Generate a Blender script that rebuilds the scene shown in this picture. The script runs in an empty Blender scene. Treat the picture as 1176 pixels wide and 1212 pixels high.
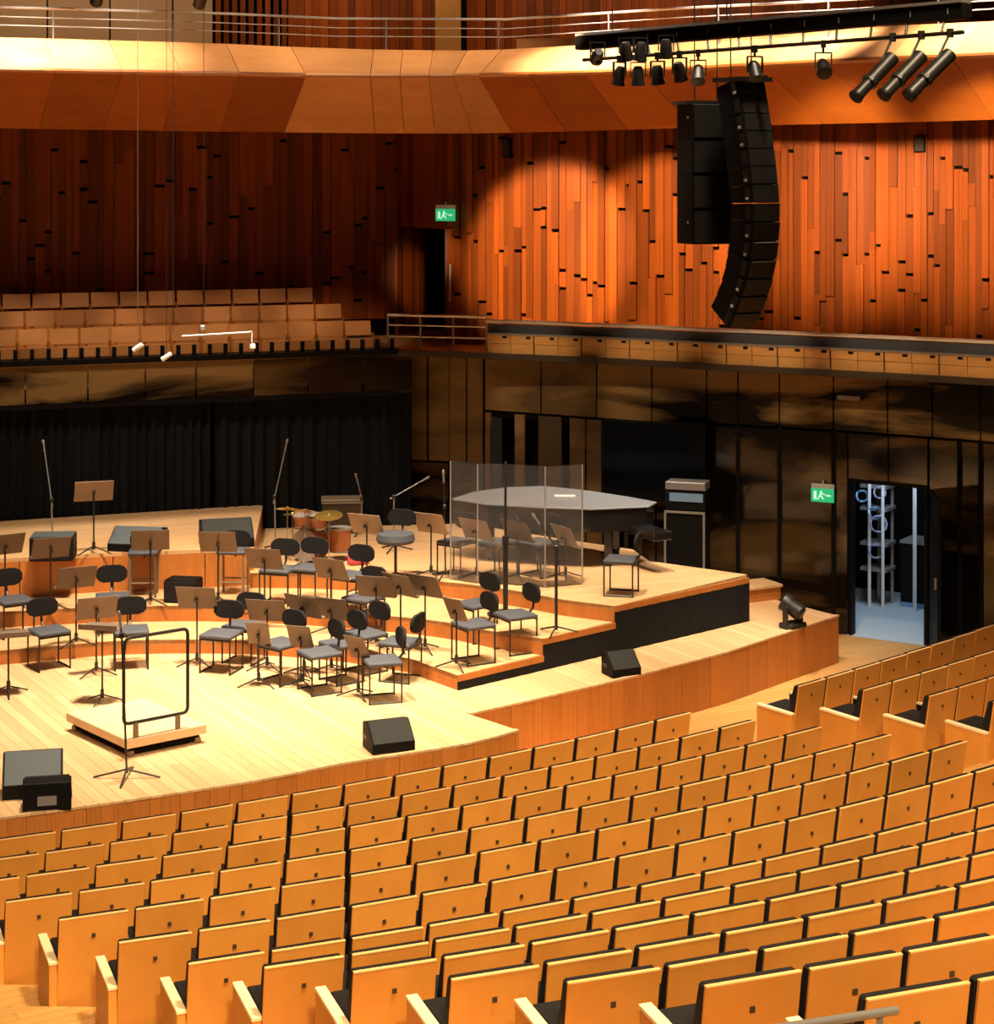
import bpy, bmesh, math, random
from mathutils import Vector, Matrix
random.seed(7)
S = bpy.context.scene
COL = S.collection
# ------------------------------------------------------------------ camera
F, CX, HY, EYE = 2300.0, 588.0, 200.0, 6.2          # focal length (px), centre column, horizon row, eye height
cam = bpy.data.cameras.new('camera'); camo = bpy.data.objects.new('camera', cam); COL.objects.link(camo)
camo.location = (0, 0, EYE); camo.rotation_euler = (math.pi/2, 0, 0)
cam.sensor_width = 36; cam.lens = 36*F/1212; cam.shift_y = -(606-HY)/1212; cam.clip_end = 200; cam.clip_start = .1
S.camera = camo

def P(px, py, z):
    d = F*(EYE-z)/(py-HY); return Vector(((px-CX)*d/F, d, z))
def D(px, py, d):
    return Vector(((px-CX)*d/F, d, EYE-(py-HY)*d/F))
# ------------------------------------------------------------------ world and lamps
S.view_settings.view_transform = 'Standard'; S.view_settings.look = 'None'
S.view_settings.gamma = 1; S.view_settings.use_curve_mapping = False; S.view_settings.exposure = 0.0
w = bpy.data.worlds.new('hall'); S.world = w; w.use_nodes = True
w.node_tree.nodes['Background'].inputs[0].default_value = (1, .72, .45, 1)
w.node_tree.nodes['Background'].inputs[1].default_value = 0.012

def aim(o, tgt):
    o.rotation_euler = (Vector(tgt)-o.location).to_track_quat('-Z', 'Y').to_euler()
def spot(loc, tgt, e, deg, blend=.5, col=(1, .82, .6), r=.25):
    l = bpy.data.lights.new('spot_lamp', 'SPOT'); l.energy = e; l.spot_size = math.radians(deg); l.spot_blend = blend
    l.color = col; l.shadow_soft_size = r
    o = bpy.data.objects.new('spot_lamp', l); o.location = loc; COL.objects.link(o); aim(o, tgt); return o
def area(loc, tgt, e, sx, sy, col=(1, .8, .55)):
    l = bpy.data.lights.new('area_lamp', 'AREA'); l.energy = e; l.shape = 'RECTANGLE'; l.size = sx; l.size_y = sy; l.color = col
    o = bpy.data.objects.new('area_lamp', l); o.location = loc; COL.objects.link(o); aim(o, tgt); return o
# stage wash from the rig high above the stage
WARM = (1, .85, .64)
spot((-3.2, 21.5, 15), (-3.9, 23.4, 0), 20000, 46, .8, WARM, .6)
spot((-2.5, 20.5, 15), (-3.4, 23.0, 0), 13000, 24, 1, (1, .88, .70), .5)
spot((0.5, 22.5, 15), (0.2, 24.6, 0), 13500, 46, .8, WARM, .6)
spot((3.0, 20.5, 15), (2.6, 25.0, 0), 7500, 40, .8, WARM, .6)
spot((-5.5, 22.5, 15), (-4.6, 28.0, 0), 5500, 38, .8, WARM, .6)
# house lights over the stalls
spot((2.5, 8.0, 15), (1.6, 13.2, 1), 17500, 62, .9, (1, .78, .47), .8)
spot((-3.5, 8.5, 15), (-3.0, 14.5, 0), 5600, 52, .9, (1, .78, .47), .8)
spot((5.5, 15.5, 15), (4.6, 20.5, 0), 8500, 46, .9, (1, .78, .48), .8)
spot((2.0, -3.0, 13), (1.8, 10.5, 2), 13500, 46, .9, (1, .78, .47), .8)
# wall washers on the timber wall; last one added to brighten the door reveal
for a, t, e, c in (((0.4, 25.2, 7.9), D(655, 300, 31.8), 5600, 24), ((2.0, 24.2, 7.9), D(790, 300, 31.0), 4300, 25), ((4.2, 22.6, 7.3), D(985, 250, 30.1), 4400, 31),
                   ((5.8, 21.5, 7.2), D(1150, 245, 29.2), 4700, 32), ((0.1, 26.5, 6.3), (-1.5, 34.6, 4.2), 1100, 10)):
    spot(a, t, e, c, .4 if 20 < c < 26 else .95, (1, .76, .44), .12)
# added narrow lamps brighten choir seats; on the parapet they replace stage bounce
for x in (-8.0, -6.6, -5.2, -3.8, -2.5):
    y = 30.0+.35*(x+5.2); spot((x+.6, y-7.5, 10.5), (x, y+.95, 3.85), 1500, 13, .75, (1, .76, .50), .1)
for px in (620, 760, 900, 1040, 1160):
    t = D(px, 408, 29.6-(px-620)*.0055); spot((t.x-1.5, t.y-7.0, 8.6), t, 1700, 11, .85, (1, .78, .50), .1)
# added unseen lamps that brighten the top gallery's rear wall
for px, d, e in ((60, 30.9, 260), (300, 31.6, 160), (470, 31.6, 220), (680, 31.2, 260), (900, 30.4, 260)):
    t = D(px, 20, d+2); spot((t.x, d-.2, 11.2), t, e, 80, .8, (1, .76, .50), .15)
# lamps raking over the top of the balcony front
for px, py, d, e in ((700, 62, 29.0, 1700), (960, 50, 26.6, 1600), (1160, 40, 25.0, 1600), (830, 55, 27.8, 900), (40, 66, 28.4, 1500), (150, 66, 29.0, 700), (420, 74, 30.2, 150), (290, 70, 29.6, 160), (560, 74, 30.2, 150)):
    t = D(px, py, d); spot((t.x, t.y-.9, t.z+2.2), t, e*1.6, 58 if e > 300 else 80, 1, (1, .90, .80) if e > 300 else (1, .82, .60), .1)

# ------------------------------------------------------------------ materials
MATS = {}
def nodes(name):
    m = bpy.data.materials.new(name); m.use_nodes = True; nt = m.node_tree
    MATS[name] = m
    return m, nt, nt.nodes['Principled BSDF']
def plain(name, col, rough=.5, metal=0, spec=.5):
    m, nt, b = nodes(name)
    b.inputs['Base Color'].default_value = (*col, 1); b.inputs['Roughness'].default_value = rough; b.inputs['Metallic'].default_value = metal
    b.inputs['Specular IOR Level'].default_value = spec
    n = nt.nodes.new('ShaderNodeTexNoise'); n.inputs['Scale'].default_value = 9; n.inputs['Detail'].default_value = 3
    tc = nt.nodes.new('ShaderNodeTexCoord'); nt.links.new(tc.outputs['Object'], n.inputs['Vector'])
    mr = nt.nodes.new('ShaderNodeMapRange'); mr.inputs[3].default_value = max(0, rough-.06); mr.inputs[4].default_value = min(1, rough+.06)
    nt.links.new(n.outputs['Fac'], mr.inputs[0]); nt.links.new(mr.outputs[0], b.inputs['Roughness'])
    return m
def wood(name, c1, c2, scale=(1, 12, 12), rough=.45, rnd=.0, coord='Object', rot=0, bump=.0, spec=.4):
    """streaky grain stretched along one axis, plus a tint that differs from object to object"""
    m, nt, b = nodes(name); L = nt.links
    tc = nt.nodes.new('ShaderNodeTexCoord'); mp = nt.nodes.new('ShaderNodeMapping'); mp.inputs['Scale'].default_value = scale
    mp.inputs['Rotation'].default_value = (0, 0, rot)
    oi = nt.nodes.new('ShaderNodeObjectInfo')
    ad = nt.nodes.new('ShaderNodeVectorMath'); ad.operation = 'ADD'
    mu = nt.nodes.new('ShaderNodeMath'); mu.operation = 'MULTIPLY'; mu.inputs[1].default_value = 37
    L.new(oi.outputs['Random'], mu.inputs[0]); L.new(tc.outputs[coord], mp.inputs['Vector'])
    L.new(mp.outputs[0], ad.inputs[0]); L.new(mu.outputs[0], ad.inputs[1])
    n = nt.nodes.new('ShaderNodeTexNoise'); n.inputs['Scale'].default_value = 1.0; n.inputs['Detail'].default_value = 6; n.inputs['Roughness'].default_value = .65
    L.new(ad.outputs[0], n.inputs['Vector'])
    r = nt.nodes.new('ShaderNodeValToRGB'); r.color_ramp.elements[0].color = (*c1, 1); r.color_ramp.elements[1].color = (*c2, 1)
    r.color_ramp.elements[0].position = .3; r.color_ramp.elements[1].position = .7
    L.new(n.outputs['Fac'], r.inputs[0])
    hs = nt.nodes.new('ShaderNodeHueSaturation')
    mr = nt.nodes.new('ShaderNodeMapRange'); mr.inputs[3].default_value = 1-rnd; mr.inputs[4].default_value = 1+rnd
    L.new(oi.outputs['Random'], mr.inputs[0]); L.new(mr.outputs[0], hs.inputs['Value']); L.new(r.outputs[0], hs.inputs['Color'])
    L.new(hs.outputs[0], b.inputs['Base Color']); b.inputs['Roughness'].default_value = rough; b.inputs['Specular IOR Level'].default_value = spec
    if bump:
        bp = nt.nodes.new('ShaderNodeBump'); bp.inputs['Strength'].default_value = bump; bp.inputs['Distance'].default_value = .01
        L.new(n.outputs['Fac'], bp.inputs['Height']); L.new(bp.outputs[0], b.inputs['Normal'])
    return m
def planked(name, c1, c2, mortar, rot, bw, bh, rough=.4):
    """boarded floor: long narrow boards"""
    m, nt, b = nodes(name); L = nt.links
    tc = nt.nodes.new('ShaderNodeTexCoord'); mp = nt.nodes.new('ShaderNodeMapping'); mp.inputs['Rotation'].default_value = (0, 0, rot)
    L.new(tc.outputs['Object'], mp.inputs['Vector'])
    br = nt.nodes.new('ShaderNodeTexBrick'); br.inputs['Scale'].default_value = 1; br.inputs['Mortar Size'].default_value = .004
    br.inputs['Brick Width'].default_value = bw; br.inputs['Row Height'].default_value = bh
    br.inputs['Color1'].default_value = (*c1, 1); br.inputs['Color2'].default_value = (*c2, 1); br.inputs['Mortar'].default_value = (*mortar, 1)
    L.new(mp.outputs[0], br.inputs['Vector'])
    n = nt.nodes.new('ShaderNodeTexNoise'); n.inputs['Scale'].default_value = 1; n.inputs['Detail'].default_value = 5
    m2 = nt.nodes.new('ShaderNodeMapping'); m2.inputs['Scale'].default_value = (1, 25, 1); L.new(mp.outputs[0], m2.inputs['Vector']); L.new(m2.outputs[0], n.inputs['Vector'])
    mx = nt.nodes.new('ShaderNodeMixRGB'); mx.blend_type = 'MULTIPLY'; mx.inputs[0].default_value = .35
    L.new(br.outputs['Color'], mx.inputs[1]); L.new(n.outputs['Fac'], mx.inputs[2]); L.new(mx.outputs[0], b.inputs['Base Color'])
    b.inputs['Roughness'].default_value = rough; b.inputs['Specular IOR Level'].default_value = .35
    return m
wood('seat_ply', (.59, .225, .036), (.70, .29, .052), (2, 2, 1.2), .42, .10)
wood('pale_edge', (.82, .60, .34), (.88, .68, .42), (2, 2, 8), .4, .04)
wood('seat_edge', (.70, .37, .13), (.76, .43, .17), (2, 2, 8), .4, .05)
wood('parapet_wood', (.58, .27, .075), (.68, .34, .10), (2, 6, 2), .5, .08)
wood('choir_ply', (.56, .215, .062), (.66, .28, .085), (2, 6, 2), .5, .10)
planked('stage_boards', (.66, .385, .185), (.80, .50, .26), (.45, .23, .09), math.radians(60), 3.2, .13)
planked('riser_boards', (.68, .39, .18), (.78, .47, .23), (.48, .24, .09), math.radians(-20), 2.0, .09)
planked('hall_boards', (.62, .31, .09), (.70, .37, .12), (.42, .18, .04), math.radians(-32), 1.8, .12)
wood('fascia_wood', (.40, .125, .022), (.50, .175, .036), (8, 8, 1), .45, .07)
wood('red_plank', (.19, .028, .002), (.40, .088, .006), (14, 14, .8), .38, .45, bump=.2)
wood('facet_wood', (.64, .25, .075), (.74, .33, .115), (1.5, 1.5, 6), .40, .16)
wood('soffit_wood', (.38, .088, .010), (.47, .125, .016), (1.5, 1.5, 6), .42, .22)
wood('beige_panel', (.58, .36, .19), (.66, .42, .23), (1, 1, 9), .5, .08)
wood('pillar_wood', (.66, .30, .07), (.74, .36, .10), (6, 6, 1), .4, .05)
wood('podium_ply', (.66, .42, .24), (.72, .48, .28), (2, 9, 2), .45, .03)
plain('black_fabric', (.014, .012, .012), .75, 0, .12)
plain('grey_fabric', (.055, .055, .064), .7)
plain('black_paint', (.006, .005, .005), .55, 0, .12)
plain('black_gap', (.004, .003, .003), .9, 0, .12)
plain('black_metal', (.018, .015, .013), .45, .2)
plain('brown_metal', (.20, .135, .085), .42, .2)
plain('stand_desk', (.15, .10, .068), .5, .1)
plain('pale_desk', (.34, .24, .165), .5, .0)
plain('steel', (.66, .58, .52), .3, .35)
plain('dull_steel', (.30, .27, .25), .4, .4)
plain('curtain_cloth', (.011, .011, .0118), .85, 0, .12)
plain('slate_grille', (.055, .064, .073), .6)
plain('dark_grille', (.026, .025, .022), .6, 0, .12)
plain('lid_sheen_grey', (.19, .19, .20), .38)  # black lid's sheen from the lamps put into a grey base colour
plain('ebony', (.010, .009, .009), .16)
plain('white_plastic', (.75, .73, .70), .4)
plain('gold_brass', (.80, .50, .12), .28, .9)
plain('drum_shell', (.34, .11, .04), .3)
plain('drum_head', (.70, .56, .50), .5)
plain('red_cloth', (.45, .05, .06), .6)
plain('cold_floor', (.42, .47, .50), .5)
plain('blue_metal', (.20, .34, .52), .45, .2)
plain('violet_cable', (.30, .28, .42), .6)
plain('screen_glass', (.004, .005, .007), .18, 0, .12)
plain('dark_bronze', (.045, .028, .016), .4)
def mottled(name, lo, hi, a, b_, rough, sc=(.55, .55, 1.5)):  # mottling in the base colour; on dark panels it paints hall reflections
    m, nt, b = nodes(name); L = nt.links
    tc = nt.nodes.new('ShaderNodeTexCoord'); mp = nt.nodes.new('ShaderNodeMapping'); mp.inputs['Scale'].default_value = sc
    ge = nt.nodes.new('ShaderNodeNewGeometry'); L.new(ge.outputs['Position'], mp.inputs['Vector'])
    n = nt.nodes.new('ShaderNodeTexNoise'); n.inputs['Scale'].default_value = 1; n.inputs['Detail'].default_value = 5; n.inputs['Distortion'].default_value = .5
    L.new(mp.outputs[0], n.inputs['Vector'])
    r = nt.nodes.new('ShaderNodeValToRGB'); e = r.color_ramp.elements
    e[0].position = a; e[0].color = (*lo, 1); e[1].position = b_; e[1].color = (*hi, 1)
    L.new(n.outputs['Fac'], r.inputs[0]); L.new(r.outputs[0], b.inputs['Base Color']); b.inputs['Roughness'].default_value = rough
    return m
mottled('lacquer_reflection_panel', (.006, .004, .003), (.10, .055, .020), .50, .64, .10, (.35, .35, 1.6))
mottled('painted_reflection_panel', (.006, .004, .003), (.26, .15, .055), .47, .56, .16, (.22, .22, 1.3))  # reflected hall painted into the colour as large bronze clouds
mottled('bronze_panel', (.10, .058, .024), (.26, .155, .060), .36, .62, .22)
m, nt, b = nodes('acrylic')
b.inputs['Base Color'].default_value = (.96, .93, .90, 1); b.inputs['Roughness'].default_value = .04
b.inputs['Transmission Weight'].default_value = .972; b.inputs['IOR'].default_value = 1.35; b.inputs['Specular IOR Level'].default_value = .5
def emit(name, col, st):
    m, nt, b = nodes(name); b.inputs['Base Color'].default_value = (*col, 1); b.inputs['Emission Color'].default_value = (*col, 1); b.inputs['Emission Strength'].default_value = st
emit('sign_green', (.02, .42, .17), .9); emit('sign_white', (.55, .85, .62), .9); emit('lens_glow', (1, .85, .6), 4)
M = MATS

# ------------------------------------------------------------------ mesh helpers
class MB:
    def __init__(s): s.v = []; s.f = []; s.m = []; s.cur = 0
    def add(s, vs, fs, mat=None):
        o = len(s.v); s.v += [tuple(v) for v in vs]
        for f in fs: s.f.append([i+o for i in f]); s.m.append(s.cur if mat is None else mat)
        return s
    def box(s, c, size, rot=None, mat=None):
        hx, hy, hz = [k/2 for k in size]; c = Vector(c)
        vs = [Vector((x*hx, y*hy, z*hz)) for x in (-1, 1) for y in (-1, 1) for z in (-1, 1)]
        if rot is not None: vs = [rot @ v for v in vs]
        return s.add([v+c for v in vs], [(0, 1, 3, 2), (4, 6, 7, 5), (0, 4, 5, 1), (2, 3, 7, 6), (0, 2, 6, 4), (1, 5, 7, 3)], mat)
    def tube(s, a, b, r, n=6, r2=None, mat=None):
        a, b = Vector(a), Vector(b); d = (b-a).normalized(); r2 = r if r2 is None else r2
        q = d.orthogonal().normalized(); p = d.cross(q); vs = []
        for c, rr in ((a, r), (b, r2)):
            for k in range(n):
                t = 2*math.pi*k/n; vs.append(c+rr*(math.cos(t)*q+math.sin(t)*p))
        fs = [(k, (k+1) % n, n+(k+1) % n, n+k) for k in range(n)]+[tuple(range(n))[::-1], tuple(range(n, 2*n))]
        return s.add(vs, fs, mat)
    def path(s, pts, r, n=6, mat=None):
        for a, b in zip(pts, pts[1:]): s.tube(a, b, r, n, mat=mat)
        return s
    def prism(s, poly, z0, z1, mat=None):
        n = len(poly); vs = [(x, y, z0) for x, y in poly]+[(x, y, z1) for x, y in poly]
        return s.add(vs, [(k, (k+1) % n, n+(k+1) % n, n+k) for k in range(n)]+[tuple(range(n))[::-1], tuple(range(n, 2*n))], mat)
    def xprism(s, prof, x0, x1, mat=None):
        """profile in (y, z) pushed along x"""
        n = len(prof); vs = [(x0, y, z) for y, z in prof]+[(x1, y, z) for y, z in prof]
        return s.add(vs, [(k, (k+1) % n, n+(k+1) % n, n+k) for k in range(n)]+[tuple(range(n))[::-1], tuple(range(n, 2*n))], mat)
    def lathe(s, prof, n=16, c=(0, 0, 0), mat=None):
        vs = []; c = Vector(c)
        for r, z in prof:
            for k in range(n):
                t = 2*math.pi*k/n; vs.append(c+Vector((r*math.cos(t), r*math.sin(t), z)))
        fs = [(j*n+k, j*n+(k+1) % n, (j+1)*n+(k+1) % n, (j+1)*n+k) for j in range(len(prof)-1) for k in range(n)]
        fs += [tuple(range(n))[::-1], tuple(range((len(prof)-1)*n, len(prof)*n))]
        return s.add(vs, fs, mat)
    def slab(s, A, B, z0, z1, th, mat=None):
        """upright board from plan point A to B, its face at the line, thickness going away from the camera"""
        A, B = Vector((A[0], A[1])), Vector((B[0], B[1])); t = (B-A).normalized(); nn = Vector((-t.y, t.x))*th
        return s.prism([A, B, B+nn, A+nn], z0, z1, mat)
    def mesh(s, name, mats, bevel=0, smooth=False, seg=1):
        me = bpy.data.meshes.new(name); me.from_pydata(s.v, [], s.f)
        for k in (mats if isinstance(mats, (list, tuple)) else [mats]): me.materials.append(M[k])
        me.polygons.foreach_set('material_index', s.m)
        bm = bmesh.new(); bm.from_mesh(me)
        bmesh.ops.recalc_face_normals(bm, faces=bm.faces)
        if bevel:
            bmesh.ops.bevel(bm, geom=[e for e in bm.edges if len(e.link_faces) == 2 and e.calc_face_angle(0) > .6], offset=bevel, segments=seg, profile=.5, affect='EDGES', clamp_overlap=True)
        bm.to_mesh(me); bm.free()
        if smooth:
            for p in me.polygons: p.use_smooth = True
            me.set_sharp_from_angle(angle=math.radians(40))
        me.update(); return me
def tag(o, label=None, cat=None, group=None, kind=None):
    for k, v in (('label', label), ('category', cat), ('group', group), ('kind', kind)):
        if v: o[k] = v
    return o
def obj(name, me, parent=None, loc=(0, 0, 0), rot=(0, 0, 0), scale=None):
    o = bpy.data.objects.new(name, me); COL.objects.link(o); o.location = loc; o.rotation_euler = rot
    if scale: o.scale = scale
    if parent: o.parent = parent
    return o
def mk(name, mb, mats, parent=None, **k): return obj(name, mb.mesh(name, mats, **k), parent)
def thing(name, label, cat, loc=(0, 0, 0), rz=0, group=None):
    o = bpy.data.objects.new(name, None); o.empty_display_size = .2; COL.objects.link(o)
    o.location = loc; o.rotation_euler = (0, 0, rz); return tag(o, label, cat, group)
def struct(name, mb, mats, **k): return tag(mk(name, mb, mats, **k), kind='structure')
def sroot(name):
    o = bpy.data.objects.new(name, None); COL.objects.link(o); o['kind'] = 'structure'; return o
def face(dx, dy): return math.atan2(-dx, dy)          # local +Y turns to (dx, dy)
UNIT = {}
def unit(mat):
    if mat not in UNIT: UNIT[mat] = MB().box((0, 0, 0), (1, 1, 1)).mesh('piece', mat)
    return UNIT[mat]
def board(name, parent, A, B, z0, z1, proud, th, mat):
    """one board of a wall: a shared unit box scaled between plan points A and B, standing PROUD of the line"""
    A, B = Vector((A[0], A[1])), Vector((B[0], B[1])); t = B-A; l = t.length; t.normalize(); nn = Vector((-t.y, t.x)); c = (A+B)/2+nn*(th/2-proud)
    return obj(name, unit(mat), parent, (c.x, c.y, (z0+z1)/2), (0, 0, math.atan2(t.y, t.x)), (l, th, z1-z0))
def poly_at(pts, s):
    """point at running length s on a plan polyline"""
    for a, b in zip(pts, pts[1:]):
        l = (b-a).length
        if s <= l: return a+(b-a)*(s/l)
        s -= l
    return pts[-1]+(pts[-1]-pts[-2]).normalized()*s
def plen(pts): return sum((b-a).length for a, b in zip(pts, pts[1:]))
def smoothline(pts, k=6):
    """Catmull-Rom through plan points"""
    out = []; n = len(pts)
    for i in range(n-1):
        p0, p1, p2, p3 = pts[max(i-1, 0)], pts[i], pts[i+1], pts[min(i+2, n-1)]
        for j in range(k):
            t = j/k; out.append(.5*((2*p1)+(p2-p0)*t+(2*p0-5*p1+4*p2-p3)*t*t+(3*p1-p0-3*p2+p3)*t**3))
    return out+[pts[-1]]
V2 = lambda v: Vector((v[0], v[1]))

# ================================================================== SETTING
FL = -0.65
struct('floor', MB().prism([(-14, 3), (12, 3), (12, 27), (7.2, 27.2), (6.14, 27.95), (5.12, 28.6), (3, 30), (-2, 31.6), (-14, 31.6)], FL-.2, FL), 'hall_boards')

# ---- stage
front = [P(*q, 0) for q in ((-160, 988), (0, 968), (143, 948), (300, 924), (401, 904), (479, 892), (556, 879), (612, 864))]
notch = P(554, 845, 0)
apron = [P(*q, 0) for q in ((554, 845), (700, 812), (751, 800), (858, 772), (991, 728.5))]
back_r = P(925, 712, 0)
stage_poly = [V2(p) for p in front]+[V2(p) for p in apron]+[V2(back_r), Vector((3.3, 29.6)), Vector((2.0, 30.2)), Vector((-.3, 31.1)), Vector((-1.7, 31.25)), Vector((-9.2, 28.6)), Vector((-9.6, 16.8))]
stage = struct('stage_floor', MB().prism(stage_poly, FL+.01, 0), 'stage_boards')
def fascia(pts, z0, z1, wmin, wmax, mat, parent, proud=.02, name='fascia_board'):
    L = plen(pts); s = 0
    while s < L-.02:
        b = min(L, s+random.uniform(wmin, wmax))
        board(name, parent, poly_at(pts, s+.0015), poly_at(pts, b-.0015), z0, z1, proud+random.uniform(0, .008), .03, mat); s = b
sm_front = smoothline([V2(p) for p in front])
fascia(sm_front, FL, -.012, .10, .24, 'fascia_wood', stage)
sm_apron = [V2(p) for p in apron]
fascia(sm_apron, FL, -.012, .10, .22, 'fascia_wood', stage)
fascia([V2(front[-1]), V2(notch)], FL, -.012, .12, .2, 'fascia_wood', stage)
fascia([V2(apron[-1]), V2(back_r)], FL, -.012, .12, .2, 'fascia_wood', stage)
# nosing along the stage edge
for pts in (sm_front, sm_apron):
    mb = MB()
    for a, b in zip(pts, pts[1:]): mb.slab(a+(b-a).normalized().yx*Vector((1, -1))*.03, b+(b-a).normalized().yx*Vector((1, -1))*.03, -.012, .012, .06)
    mk('nosing', mb, 'stage_boards', stage)
st = thing('stage_step', 'small pale wooden step block in the notch of the stage edge', 'step', P(622, 878, FL))
mk('tread', MB().box((0, 0, .42), (.34, .3, .04)), 'stage_boards', st, bevel=.004)
mk('base', MB().box((0, 0, .2), (.30, .26, .4)), 'stage_boards', st)
st = thing('stage_step', 'low wooden step against the rear wall behind the stage apron', 'step', P(905, 712, 0), .45)
mk('tread', MB().box((0, .25, .2), (.62, .5, .04)), 'stage_boards', st, bevel=.004)
mk('base', MB().box((0, .26, .09), (.58, .46, .18)), 'fascia_wood', st)

# ---- risers
A0, B0 = P(541, 817, 0), P(885, 735, 0)
def on_line(px):
    k = (px-CX)/F; dx, dy = B0.x-A0.x, B0.y-A0.y
    s = (k*A0.y-A0.x)/(dx-k*dy); return Vector((A0.x+s*dx, A0.y+s*dy))
def riser(label, edge, z, zb, rear, start_px):
    pts = smoothline([V2(P(px, py, z)) for px, py in edge], 4)+[on_line(start_px)]
    r = thing('orchestra_riser', label, 'riser', (0, 0, zb))
    poly = pts+rear
    mk('deck', MB().prism(poly, z-zb-.05, z-zb), 'riser_boards', r)
    inner = [p for p in pts]
    mb = MB()
    for a, b in zip(pts, pts[1:]): mb.slab(a, b, 0.0, z-zb-.002, .03)
    mk('front_panel', mb, 'fascia_wood', r)
    return r, pts
b0 = V2(B0)
r3, e3 = riser('high wooden riser under the drum kit, piano and clear screen', [(296, 678), (360, 678.5), (420, 681), (480, 685), (540, 690), (600, 697.5), (668, 710)], .6, 0.0, [V2(P(884, 680, .6)), V2(P(768, 664, .6)), Vector((2.0, 28.6)), Vector((1.3, 29.15)), Vector((.3, 30.0)), Vector((-.5, 30.7)), Vector((-3.8, 30.25))], 727)
r2, e2 = riser('middle curved wooden orchestra riser with the tall stools', [(-90, 727), (0, 724), (100, 719), (190, 717), (255, 717), (340, 720), (450, 728), (525, 736), (582, 747)], .39, 0.0, [p+Vector((-.02, .02)) for p in e3[::-1]]+[V2(P(300, 692, .39)), V2(P(255, 694, .39)), V2(P(0, 704, .39)), V2(P(-90, 711, .39))], 642)
r1, e1 = riser('lowest curved wooden orchestra riser, nearest the podium', [(-90, 776), (0, 770), (80, 763), (150, 758), (255, 757), (330, 760), (400, 766), (450, 773), (486, 779.5)], .18, 0.0, [p+Vector((-.02, .02)) for p in e2[::-1]], 541)
# black skirt closing the risers' side towards the apron
sk = thing('riser_skirt', 'black cloth skirt along the side of the stacked risers', 'skirt', (0, 0, 0))
mb = MB(); q = lambda a, b, z0, z1: mb.slab(a, b, z0, z1, .02)
off = Vector((.012, -.012))
ln = [on_line(x) for x in (541, 642, 727, 885)]
for a, b, z in ((ln[0], ln[1], .10), (ln[1], ln[2], .31), (ln[2], ln[3], .53)):
    l = (b-a).length; n = max(2, int(l/.12))
    for k in range(n):
        q(a+(b-a)*k/n+off*(1+.5*(k % 2)), a+(b-a)*(k+1)/n+off*(1+.5*((k+1) % 2)), 0, z)
mk('cloth', mb, 'curtain_cloth', sk)
mb = MB()
for a, b, z in ((ln[0], ln[1], .18), (ln[1], ln[2], .39), (ln[2], ln[3], .6)): mb.slab(a+off*1.4, b+off*1.4, z-.075, z, .02)
mk('edge_trim', mb, 'fascia_wood', sk)
# rear tier on the audience's far side
t4 = [P(*q, .92) for q in ((-90, 668), (0, 661.5), (90, 656.5), (160, 653), (255, 650), (300, 648))]
r4 = thing('orchestra_riser', 'tallest wooden riser in front of the black curtain', 'riser', (0, 0, .39))
p4 = [V2(p) for p in t4]; end = V2(P(311, 597.5, .92))
mk('deck', MB().prism(p4+[end, V2(P(0, 617, .92)), Vector((-9.4, 28.3)), Vector((-9.4, 25.4))], .48, .53), 'riser_boards', r4)
L4 = plen(p4); s = 0
while s < L4-.05:
    b = min(L4, s+1.25); board('front_panel', r4, poly_at(p4, s+.006), poly_at(p4, b-.006), 0, .478, 0, .03, 'fascia_wood'); s = b
board('side_panel', r4, p4[-1], end, 0, .478, 0, .03, 'fascia_wood')

# ---- raked stalls ------------------------------------------------------
HT = .80
ROWS = 13
hh = lambda i: 6.05-.146*(min(i, 7)-1)-.28*max(0, i-7)
ztop = {i: EYE-hh(i) for i in range(0, ROWS+3)}
Lpx = {4: (2, 1069), 5: (65, 1090), 6: (136, 1117), 7: (218, 1142), 8: (308, 1147), 9: (413, 1152), 10: (529, 1161), 11: (667, 1165), 12: (829, 1169), 13: (1021, 1185)}
Epx = {1: (820, 843), 2: (897, 852), 3: (975, 860), 4: (1057, 869), 5: (1147, 877)}
Lw = {i: V2(P(*Lpx[i], ztop[i])) for i in Lpx}; Ew = {i: V2(P(*Epx[i], ztop[i])) for i in Epx}
dl = (Lw[12]-Lw[4])/8; de = (Ew[5]-Ew[1])/4
for i in (3, 2, 1, 0): Lw[i] = Lw[i+1]-dl
for i in (14, 15): Lw[i] = Lw[i-1]+dl
for i in range(6, ROWS+3): Ew[i] = Ew[i-1]+de
Ew[0] = Ew[1]-de
SAG = .36
def row_pt(i, t):
    L, E = Lw[i], Ew[i]; c = E-L; nrm = Vector((c.y, -c.x)).normalized()
    def f(u): return L+c*u+nrm*(4*u*(1-u)*SAG)
    if t < 0: g = (f(.01)-f(0))/.01; return f(0)+g*t
    if t > 1: g = (f(1)-f(.99))/.01; return f(1)+g*(t-1)
    return f(t)
def row_tan(i, t): return (row_pt(i, min(1, t+.01))-row_pt(i, max(0, t-.01))).normalized()
def row_back(i, t, o):
    """the tread's rear edge: o metres behind the backs of row i"""
    tg = row_tan(i, t); return row_pt(i, t)+Vector((tg.y, -tg.x))*o
for i in range(2, 15):
    mb = MB(); ts = [-.45+2.3*k/22 for k in range(23)]; zf = ztop[i]-HT
    vs = []
    for t in ts:
        a, b = row_back(i-1, t, .2), row_back(i, t, .2)
        vs += [(a.x, a.y, zf), (b.x, b.y, zf), (a.x, a.y, ztop[i-1]-HT-.05)]
    fs = []
    for k in range(len(ts)-1):
        o = 3*k; fs += [(o, o+1, o+4, o+3), (o, o+3, o+5, o+2)]
    mb.add(vs, fs); struct('terrace_floor', mb, 'hall_boards')

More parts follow.
